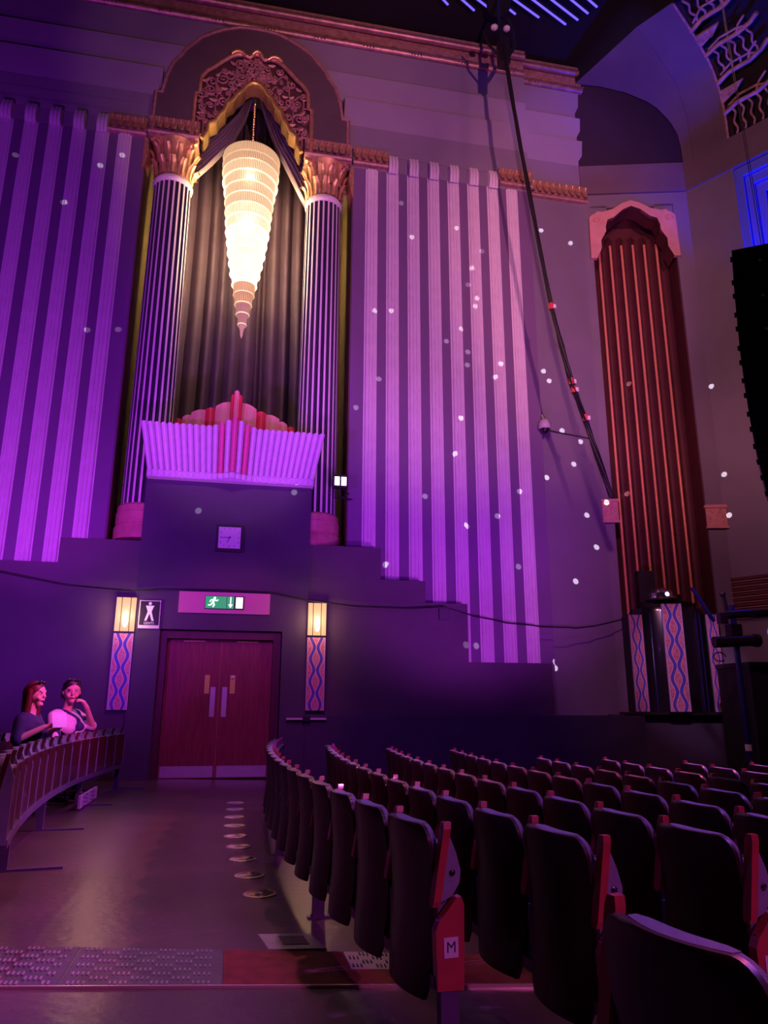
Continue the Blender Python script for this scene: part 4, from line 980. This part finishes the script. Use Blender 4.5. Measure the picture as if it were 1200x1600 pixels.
# horizontal reeded vent on the right wall
t = thing('louvred_vent', TR(-.05, -.1, 3.2), 'dark red louvred vent on the angled wall behind the lamp stand', 'vent')
for k in range(8):
    z = 4.02-.115*k; mb = MB(); mb.tube([TR(-.02+.02, -.06, z), TR(2.2, -.06, z+.0)], .048, 8); obj('slat', mb, M_maroon, t, 60)
    mb = MB(); mb.tube([TR(0, -.10, z-.055), TR(2.2, -.10, z-.055)], .008, 5); obj('slat_edge', mb, M_rosep, t)

# ------------------------------------------------------------------ line array speakers
arr = thing('line_array', (5.3, 6.2, 5.9), 'curved column of hanging black line-array speakers at the right edge', 'speaker array')
AX = Vector((.84, -.54, 0)).normalized(); AY = Vector((.64, .77, 0)).normalized()
lefts = [(4.91, 5.94), (4.88, 5.50), (4.862, 5.12), (4.85, 4.74), (4.85, 4.38), (4.86, 4.02), (4.885, 3.68), (4.925, 3.36), (4.98, 3.06), (5.06, 2.80), (5.17, 2.55)]
for i, ((x0, z0), (x1, z1)) in enumerate(zip(lefts, lefts[1:])):
    mb = MB()
    def TT(u, d, z, x0=x0, x1=x1, z0=z0, z1=z1):
        q = (z0-z)/(z0-z1); p = Vector((x0+(x1-x0)*q, 5.95, 0))+AX*u+AY*d; return (p.x, p.y, z)
    mb.box(0, 1.1, 0, .5, z1+.006, z0-.006, T=TT); cb = obj('cabinet', mb, M_black, arr)
    for za, zb in ((z1+.05, z1+.09), (z0-.11, z0-.07)): mb = MB(); mb.box(-.02, .0, .02, .06, za, zb, T=TT); obj('rigging_pin', mb, M_black, cb)
    mb = MB(); c_ = Vector(TT(.26, -.012, (z0+z1)/2+.03)); mb.ball(c_, .022, .01, .018, n=8); obj('badge', mb, M_cctv, cb)
mb = MB(); mb.tube([(5.33, 6.0, 5.9), (5.27, 6.0, 9.0), (5.2, 6.0, 18.3)], .0035, 6); mb.tube([(5.36, 6.0, 5.9), (5.29, 6.0, 9.0), (5.22, 6.0, 18.3)], .0035, 6)
obj('hoist_cable', mb, M_dark, arr)

# ------------------------------------------------------------------ lamp stand, flight case at right
st_ = thing('lamp_stand', (8.86, 12.0, -.2), 'blue-lit lamp stand with clamps and barrel lights at the right', 'stand')
mb = MB(); mb.tube([(8.90, 12.0, -.18), (8.90, 12.0, 3.1)], .05, 10); obj('pole', mb, M_blueled, st_, 60)
mb = MB(); mb.tube([(8.90, 12.0, .55), (8.90, 12.0, .66)], .056, 10); obj('tape_band', mb, M_whitet, st_)
mb = MB(); mb.tube([(8.12, 12.0, 3.40), (8.5, 12.0, 2.80)], .035, 8); obj('boom_arm', mb, M_blueled, st_, 60)
for a, b, r in (((8.45, 12, 2.42), (9.2, 11.9, 2.46), .10), ((8.75, 12, 2.92), (9.6, 11.9, 2.98), .08)):
    mb = MB(); mb.tube([a, b], r, 12); mb.tube([b, (b[0]+.08, b[1], b[2])], r*1.2, 12); obj('barrel_light', mb, M_black2, st_, 50)
mb = MB(); mb.box(8.78, 9.0, 11.92, 12.1, 2.5, 2.75); mb.box(8.6, 8.75, 11.94, 12.06, 2.75, 2.95); mb.tube([(8.8, 12, 2.9), (8.75, 12, 3.25)], .04, 8); mb.ball((8.74, 12, 3.3), .06, n=8); obj('clamp', mb, M_black2, st_, 50)
mb = MB(); mb.tube([(8.5+.12*math.cos(k*.55), 11.95, 2.16+.08*math.sin(k*.55)) for k in range(11)], .012, 6); obj('cable_loop', mb, M_black, st_, 60)
mb = MB(); mb.ball((9.42, 11.75, 2.6), .05, .03, .07, n=8); obj('indicator', mb, mat('blue_ind', (.1, .1, .6), .3, emis=(.05, .08, 1), es=1.5), st_)
for k in range(3):
    a = k*2.1+.4; mb = MB(); mb.tube([(8.90, 12.0, .45), (8.90+.45*math.cos(a), 12+.45*math.sin(a), -.18)], .02, 6); obj('leg', mb, M_black, st_)
t = thing('flight_case', (9.5, 11.6, -.2), 'large black flight case at the right edge behind the stand', 'case')
mb = MB(); mb.box(9.30, 11.0, 12.25, 13.2, -.22, 2.1); obj('body', mb, M_black, t)
mb = MB()
for z in (.02, 2.06): mb.box(9.28, 11.02, 12.23, 13.22, z-.04, z+.04)
obj('edge_trim', mb, mat('case_trim', (.05, .05, .06), .4, .5), t)
mb = MB(); mb.box(8.0, 11.2, 11.2, 13.2, -.28, -.235); tag(obj('low_riser', mb, M_black), 'low black stage riser under the flight case and lamp stand', 'riser')

# ------------------------------------------------------------------ theatre seats
PT = .52
def slab(levels, wf, xf, th, m, nu=8, name='p', curve=.035, smooth=50, puff=0.0):
    mb = MB(); F, Bk = [], []
    for z in levels:
        w_ = wf(z); x0 = xf(z)
        rf, rb = [], []
        for k in range(nu+1):
            u = -1+2*k/nu; y = u*w_; xx = x0+curve*u*u
            t_ = th*(1-puff*u**4)
            rb.append((xx, y, z)); rf.append((xx+t_, y, z))
        F.append(rf); Bk.append(rb)
    mb.grid(Bk); mb.grid(F)
    mb.grid([Bk[0], F[0]]); mb.grid([Bk[-1], F[-1]])
    mb.grid([[r[0] for r in Bk], [r[0] for r in F]]); mb.grid([[r[-1] for r in Bk], [r[-1] for r in F]])
    return mb.mesh(name, m, smooth)
def lv(a, b, n): return [a+(b-a)*k/n for k in range(n+1)]
TOP = .83
def w_back(z):
    w_ = .236
    if z > TOP-.075: d_ = min((z-(TOP-.075))/.075, 1); w_ = .236-.075*(1-math.sqrt(max(0, 1-d_*d_)))
    if z < .42: d_ = (.42-z)/.22; w_ = .236-.05*d_*d_
    return w_
levels = lv(.20, TOP-.075, 10)+[TOP-.075+.075*math.sin(PI/2*k/6) for k in range(1, 7)]
xb = lambda z: -.10+.05*((z-.2)/.63-1)**2*0-.0+(.06*(TOP-z)/.63 if z < .5 else .06*(TOP-z)/.63)
me_shell = slab(levels, w_back, lambda z: -.10+.03*math.sin(PI*(z-.2)/.63), .016, M_shell, name='seat_back_shell')
def w_cush(z): return max(.05, w_back(z+.005)-.012)
me_cush = slab([z*1.0 for z in levels if z > .40], w_cush, lambda z: -.083+.03*math.sin(PI*(z-.2)/.63), .055, M_cloth, name='back_cushion', puff=.55)
def w_seat(z): 
    if z > .68: d_ = (z-.68)/.07; return .225-.05*(1-math.sqrt(max(0, 1-min(1, d_)**2)))
    return .225
zl = lv(.30, .68, 6)+[.68+.07*math.sin(PI/2*k/4) for k in range(1, 5)]
me_seat = slab(zl, w_seat, lambda z: -.022+.02*(z-.3), .06, M_cloth, name='seat_cushion', curve=0, puff=.3)
me_und = slab(zl, lambda z: w_seat(z)+.004, lambda z: .038+.02*(z-.3), .014, M_under, name='seat_underside', curve=0)
# armrest: redwood pad turned upright with blue-grey side plate
mb = MB()
def arm_prof(z): return -.055+.05*(z-.55)/.28
rows = []
for z in (.54, .56, .66, .76, .82, .845):
    w_ = .021 if .55 < z < .83 else .014; x_ = arm_prof(z)
    rows.append([(x_-.002, -w_, z), (x_-.002, w_, z), (x_+.030, w_, z), (x_+.030, -w_, z)])
mb.grid(rows, 0, True); n0 = len(mb.v)
mb.f += [(3, 2, 1, 0), (n0-4, n0-3, n0-2, n0-1)]; mb.m += [0, 0]
me_arm = mb.mesh('armrest', M_arm); me_armL = mb.mesh('armrest', M_arm_shaded)
mb = MB(); mb.prism([(-.03, .55), (.0, .78), (.02, .80), (.05, .73), (.068, .665), (.062, .62), (.03, .575)], -.008, .008, lambda u, d, z: (u, d, z)); me_plate = mb.mesh('side_plate', M_bmetal)
mb = MB(); mb.lathe([(.0001, 0), (.010, .001), (.012, .006), (.0001, .012)], n=10); me_bolt = mb.mesh('bolt', M_black2, 40)
mb = MB(); mb.prism([(-.045, .255), (.065, .25), (.072, .545), (.06, .575), (.04, .57), (-.036, .49), (-.05, .46)], -.02, .02, lambda u, d, z: (u, d, z)); me_endp = mb.mesh('end_panel', M_arm)
mb = MB(); mb.box(-.03, .045, -.02, .02, .0, .34); mb.box(-.035, .05, -.026, .026, .0, .02); me_post = mb.mesh('leg', M_post)
mb = MB(); mb.box(-.115, -.045, -.02, .02, -.09, .34); mb.box(-.12, -.04, -.026, .026, -.09, -.07); me_postL = mb.mesh('leg', M_post)
mb = MB(); mb.box(-.06, .20, -.02, .02, 0, .012); me_foot = mb.mesh('foot_bar', M_post)
mb = MB(); mb.box(-.06, .42, -.02, .02, -.09, -.072); me_footL = mb.mesh('foot_bar', M_post)
mb = MB(); mb.box(-.05, .0, -PT/2, PT/2, .255, .30); me_beam = mb.mesh('beam', M_post)
mb = MB(); mb.box(.03, .07, -PT/2, PT/2, .235, .29); me_beamL = mb.mesh('front_rail', M_post)
mb = MB(); mb.box(-.03, .03, -.012, .012, .28, .50); me_div = mb.mesh('divider', M_post)
mb = MB(); mb.box(-.02, .062, -.012, .012, .26, .66); me_divL = mb.mesh('divider', M_bmetal)
mb = MB(); mb.box(-.018, .042, -.023, -.020, .365, .435); 
me_lab = mb.mesh('row_label', M_label)
ORD = ['first', 'second', 'third', 'fourth', 'fifth', 'sixth', 'seventh', 'eighth', 'ninth', 'tenth', 'eleventh', 'twelfth', 'thirteenth', 'fourteenth', 'fifteenth', 'sixteenth', 'seventeenth', 'eighteenth', 'nineteenth', 'twentieth']
def seat(x, y, rz, z, label, group, first, last, post, left=False, letter=None):
    t = thing('theatre_seat', (x, y, z), label, 'seat', group, rz)
    put('seat_back_shell', me_shell, t); put('back_cushion', me_cush, t); put('seat_cushion', me_seat, t); put('seat_underside', me_und, t)
    put('beam', me_beamL if left else me_beam, t)
    for yy in ([-PT/2, PT/2] if last else [-PT/2]):
        a = put('armrest', me_armL if left else me_arm, t, loc=(0, yy, 0)); put('side_plate', me_plate, t, loc=(0, yy-.0, 0))
        put('divider', me_divL if left else me_div, t, loc=(0, yy, 0))
    if (post or last or first) and not (left and first):
        for yy in ([PT/2] if (last and not first and not post) else [-PT/2]):
            put('leg', me_postL if left else me_post, t, loc=(.06 if left else 0, yy, 0)); put('foot_bar', me_footL if left else me_foot, t, loc=(0, yy, 0))
    if first and not left:
        b = put('bolt', me_bolt, t, loc=(.03, -PT/2-.008, .66)); b.rotation_euler = (PI/2, 0, 0)
        e = put('end_panel', me_endp, t, loc=(0, -PT/2-.006, 0))
        if letter:
            put('row_label', me_lab, e)
            o = put('letter', text_mesh(letter, .055, M_ink, .0006), e, loc=(.012, -.0235, .40)); o.rotation_euler = (PI/2, 0, 0)
    return t
def row(a, y0, R, ys, n, desc, group, left=False, letter=None, z=None, off=.03, px=3, ph=0, labf=None):
    # walk along the arc x = a + (y-y0)^2/(2R)
    y = ys+PT/2
    for i in range(n):
        x = a+(y-y0)**2/(2*R); dx = (y-y0)/R; rz = -math.atan(dx)
        n_ = Vector((math.cos(rz), math.sin(rz)))
        px_, py_ = x+n_.x*off, y+n_.y*off
        zz = fz(px_) if z is None else z
        seat(px_, py_, rz, zz, desc % ORD[i], group, i == 0, i == n-1, i % 4 == ph, left, letter if i == 0 else None)
        y += PT*math.cos(math.atan(dx))
row(.44, 7.8, 29, 3.06, 17, 'folded dark theatre seat, %s from the near end of the row lettered M', 'seats in the row lettered M', letter='M')
row(1.07, 6.6, 28, 2.72, 14, 'folded dark theatre seat, %s from the near end, row between letters M and K', 'seats in the row between M and K')
row(1.74, 6.1, 27, 2.72, 13, 'folded dark theatre seat, %s from the near end of the row lettered K', 'seats in the row lettered K', letter='K')
row(2.46, 5.4, 30, 3.05, 12, 'folded dark theatre seat, %s from the near end of the first row past K', 'seats in the first row past K')
row(3.12, 5.0, 30, 3.2, 9, 'folded dark theatre seat, %s from the near end of the second row past K', 'seats in the second row past K')
row(3.80, 4.8, 30, 3.6, 8, 'folded dark theatre seat, %s from the near end of the third row past K', 'seats in the third row past K')
row(4.50, 4.6, 30, 4.2, 6, 'folded dark theatre seat, %s from the near end of the fourth row past K', 'seats in the fourth row past K')
row(5.20, 4.6, 30, 4.6, 5, 'folded dark theatre seat, %s from the near end of the fifth row past K', 'seats in the fifth row past K')
row(5.90, 4.6, 30, 5.0, 5, 'folded dark theatre seat, %s from the near end of the sixth row past K', 'seats in the sixth row past K')
# near seats across the cross aisle
row(.41, 7.0, 26, .83, 2, 'large dark theatre seat back at the bottom right corner, %s from the camera side', 'seats nearest the camera')
# rows left of the aisle, seen from the front
row(-2.02, 10.0, 22, 5.70, 14, 'tipped-up red-backed seat, %s from the camera in the front row left of the aisle', 'front row left of the aisle', left=True, z=.09, off=.10, ph=2)
row(-2.86, 10.0, 22, 6.6, 13, 'tipped-up red-backed seat, %s from the camera in the second row left of the aisle', 'second row left of the aisle', left=True, z=.09, off=.10)

# ------------------------------------------------------------------ people
def caps(mb, a, b, ra, rb):
    a, b = Vector(a), Vector(b); n = 6
    d_ = (b-a); L = d_.length
    P, R_ = [], []
    for k in range(4): th = PI/2*(k/4); P.append(a-d_.normalized()*ra*math.cos(th)); R_.append(max(.002, ra*math.sin(th)))
    for k in range(5): q = k/4; P.append(a+d_*q); R_.append(ra+(rb-ra)*q)
    for k in range(1, 5): th = PI/2*(k/4); P.append(b+d_.normalized()*rb*math.sin(th)); R_.append(max(.002, rb*math.cos(th)))
    mb.tube(P, R_, 12)
def remesh(o, vox, smooth_it=6):
    m = o.modifiers.new('r', 'REMESH'); m.mode = 'VOXEL'; m.voxel_size = vox; m.use_smooth_shade = True
    s_ = o.modifiers.new('s', 'SMOOTH'); s_.iterations = smooth_it; s_.factor = .5
def person(loc, rz, S, label, pose, ft=.0):
    t = thing('person', loc, label, 'person', None, rz); t.scale = (S, S, S)
    # local frame: facing +x, z up, origin on the floor under the pelvis
    B = MB()
    hip = .52
    B.ball((0, 0, hip), .135, .17, .13, n=16); caps(B, (0, 0, hip+.05), (-.01, 0, .78), .125, .115); caps(B, (0, -.06, .88), (0, .06, .88), .11, .11)
    for s_ in (-1, 1): B.ball((.075, s_*.075, .84), .07, n=12)
    caps(B, (-.02, -.15, .98), (-.02, .15, .98), .06, .06); caps(B, (-.015, 0, .96), (.0, 0, 1.12), .052, .048)
    hx, hz = .02, 1.205; hy = 0
    ya = pose.get('head_yaw', 0); cs, sn = math.cos(ya), math.sin(ya)
    def H(x, y, z): return (hx+x*cs-y*sn, hy+x*sn+y*cs, hz+z)
    B.ball(H(0, 0, .02), .092, .078, .105, n=20); caps(B, H(.02, 0, -.03), H(.045, 0, -.085), .062, .034)
    caps(B, H(.086, 0, .02), H(.100, 0, -.015), .009, .012)
    for s_ in (-1, 1):
        B.ball(H(.055, s_*.036, -.03), .026, n=10); B.ball(H(-.005, s_*.082, 0), .018, .010, .028, n=8); caps(B, H(.080, s_*.012, .042), H(.076, s_*.05, .042), .008, .007)
    caps(B, H(.082, -.015, -.050), H(.082, .015, -.050), .009, .009); B.ball(H(.07, 0, -.09), .020, n=8)
    for s_ in (-1, 1):
        caps(B, (.0, s_*.09, hip-.01), (.08, s_*.11, hip-.22), .085, .06); caps(B, (.08, s_*.11, hip-.22), (.04, s_*.11, .09+ft), .055, .038); caps(B, (.02, s_*.11, .045+ft), (.17, s_*.12, .03+ft), .038, .030)
        sh, el, wr, fdir = pose['arm'][s_]
        caps(B, sh, el, .048, .038); caps(B, el, wr, .038, .025)
        wv = Vector(wr); f_ = Vector(fdir).normalized(); side = f_.cross(Vector(pose['palm'][s_])).normalized(); pn_ = Vector(pose['palm'][s_]).normalized()
        caps(B, wv, wv+f_*.06, .024, .022); 
        for k, (o_, L) in enumerate(((-.027, .062), (-.009, .070), (.009, .066), (.027, .052))):
            p0 = wv+f_*.055+side*o_; p1 = p0+f_*L*.5+pn_*.006; p2 = p1+f_*L*.35+pn_*.024; p3 = p2+f_*L*.1+pn_*.022
            caps(B, p0, p1, .0095, .009); caps(B, p1, p2, .009, .008); caps(B, p2, p3, .008, .007)
        p0 = wv+f_*.02-side*.02; p1 = p0-side*.028+f_*.03+pn_*.012; p2 = p1+f_*.028+pn_*.014; caps(B, p0, p1, .012, .010); caps(B, p1, p2, .010, .008)
    o = put('body', B.mesh('body', M_skin, 60), t); remesh(o, .0065, 3)
    # face details
    for s_ in (-1, 1):
        E_ = MB(); E_.ball(H(.082, s_*.032, .022), .008, .011, .006, n=8); put('eye', E_.mesh('eye', M_eye), t)
    L_ = MB(); caps(L_, H(.089, -.013, -.052), H(.089, .013, -.052), .0055, .0055); put('lips', L_.mesh('lips', M_lip), t)
    # hair
    Hh = MB(); Hh.ball(H(-.018, 0, .045), .100, .090, .100, n=16)
    for (a, b, ra, rb) in pose['hair']: caps(Hh, H(*a), H(*b), ra, rb)
    o = put('hair', Hh.mesh('hair', pose['hairm'], 60), t); remesh(o, .010, 3)
    # trousers
    Tt = MB(); Tt.ball((0, 0, hip), .15, .185, .14, n=14)
    for s_ in (-1, 1): caps(Tt, (.0, s_*.09, hip-.01), (.08, s_*.11, hip-.22), .098, .075); caps(Tt, (.08, s_*.11, hip-.22), (.04, s_*.11, .13+ft), .07, .055)
    o = put('trousers', Tt.mesh('trousers', M_trous, 60), t); remesh(o, .014)
    for s_ in (-1, 1):
        Sh = MB(); caps(Sh, (.01, s_*.11, .045+ft), (.18, s_*.12, .04+ft), .046, .040); o = put('shoe', Sh.mesh('shoe', M_black2, 60), t)
    # top
    Tp = MB(); caps(Tp, (0, 0, hip+.04), (-.01, 0, .78), .142, .135); caps(Tp, (0, -.065, .88), (0, .065, .88), .125, .125); caps(Tp, (-.02, -.15, .972), (-.02, .15, .972), .070, .070)
    for s_ in (-1, 1): Tp.ball((.08, s_*.075, .84), .080, n=12)
    for s_ in (-1, 1):
        sh, el, wr, fd = pose['arm'][s_]; q = pose['sleeve'][s_]
        e2 = Vector(sh)+(Vector(el)-Vector(sh))*min(q, 1); caps(Tp, sh, e2, .062, .060)
        if q > 1: caps(Tp, el, Vector(el)+(Vector(wr)-Vector(el))*(q-1), .056, .046)
    o = put('top', Tp.mesh('top', pose['topm'], 60), t); remesh(o, .012)
    # sunglasses on the head
    if pose.get('shades'):
        G_ = MB()
        for s_ in (-1, 1): G_.ball(H(.052, s_*.035, .128), .014, .030, .018, n=10)
        G_.tube([H(-.03, -.088, .08), H(.045, -.062, .125), H(.058, 0, .132), H(.045, .062, .125), H(-.03, .088, .08)], .005, 6)
        put('sunglasses', G_.mesh('sunglasses', M_shade, 60), t)
    return t
m = mat('navy_white_print', (.7, .6, .75), .7)
nt = m.node_tree; b = nt.nodes['Principled BSDF']; tc = nt.nodes.new('ShaderNodeTexCoord'); mp = nt.nodes.new('ShaderNodeMapping'); mp.inputs['Rotation'].default_value = (.3, .2, .7)
wv_ = nt.nodes.new('ShaderNodeTexWave'); wv_.inputs['Scale'].default_value = 3.2; wv_.inputs['Distortion'].default_value = 3.5; wv_.inputs['Detail'].default_value = 1
cr = nt.nodes.new('ShaderNodeValToRGB'); cr.color_ramp.interpolation = 'CONSTANT'; cr.color_ramp.elements[0].color = (.02, .015, .10, 1); cr.color_ramp.elements[1].position = .38; cr.color_ramp.elements[1].color = (.75, .62, .78, 1)
nt.links.new(tc.outputs['Object'], mp.inputs[0]); nt.links.new(mp.outputs[0], wv_.inputs['Vector']); nt.links.new(wv_.outputs['Fac'], cr.inputs[0]); nt.links.new(cr.outputs[0], b.inputs['Base Color'])
pose1 = dict(head_yaw=-.15, arm={-1: ((-.02, -.19, .96), (-.02, -.24, .78), (.20, -.15, .90), (1, .5, .25)), 1: ((-.02, .19, .96), (.0, .25, .78), (.22, .08, .88), (1, -.5, .1))},
             palm={-1: (0, .3, 1), 1: (0, -.3, 1)}, sleeve={-1: .95, 1: .95}, hairm=M_hair1, topm=M_top1, shades=True,
             hair=[((-.05, 0, .03), (-.075, 0, -.20), .085, .055), ((-.02, .072, .03), (-.02, .085, -.20), .038, .035), ((-.02, -.070, .03), (-.03, -.085, -.22), .036, .034)])
person((-2.36, 9.80, -.05), -.15, 1.19, 'person with long auburn hair in a dark top holding a pale paper', pose1, .08)
pose2 = dict(head_yaw=-.75, arm={-1: ((-.02, -.19, .96), (.10, -.26, .71), (.28, -.14, .66), (1, .3, -.4)), 1: ((-.02, .19, .96), (.17, .20, .85), (.19, .045, 1.06), (-.35, -.45, .8))},
             palm={-1: (0, .5, 1), 1: (-.6, -.3, -.5)}, sleeve={-1: 1.3, 1: .9}, hairm=M_hair2, topm=m, shades=True,
             hair=[((-.05, 0, .03), (-.08, 0, -.08), .090, .060), ((-.02, .055, .05), (-.04, .072, -.03), .040, .030), ((-.02, -.055, .05), (-.04, -.072, -.03), .040, .030), ((.03, -.03, .095), (.03, .03, .095), .035, .035), ((-.12, 0, -.02), (-.13, 0, -.03), .045, .045)])
person((-2.26, 11.35, -.16), -.5, 1.33, 'person with tied dark hair in a patterned top, hand raised to mouth', pose2, .13)
mb = MB(); c_ = Vector((-2.00, 9.62, 1.10)); a_ = Vector((.070, .045, .0)); b_ = Vector((-.02, .04, .085)); n_ = a_.cross(b_).normalized()*.002
q = [c_-a_-b_, c_+a_-b_, c_+a_+b_, c_-a_+b_]; mb.add(q+[v+n_ for v in q], [(0, 1, 2, 3), (4, 7, 6, 5), (0, 4, 5, 1), (1, 5, 6, 2), (2, 6, 7, 3), (3, 7, 4, 0)])
tag(obj('paper_leaflet', mb, M_paper), 'pale folded paper held by the auburn-haired person', 'paper')

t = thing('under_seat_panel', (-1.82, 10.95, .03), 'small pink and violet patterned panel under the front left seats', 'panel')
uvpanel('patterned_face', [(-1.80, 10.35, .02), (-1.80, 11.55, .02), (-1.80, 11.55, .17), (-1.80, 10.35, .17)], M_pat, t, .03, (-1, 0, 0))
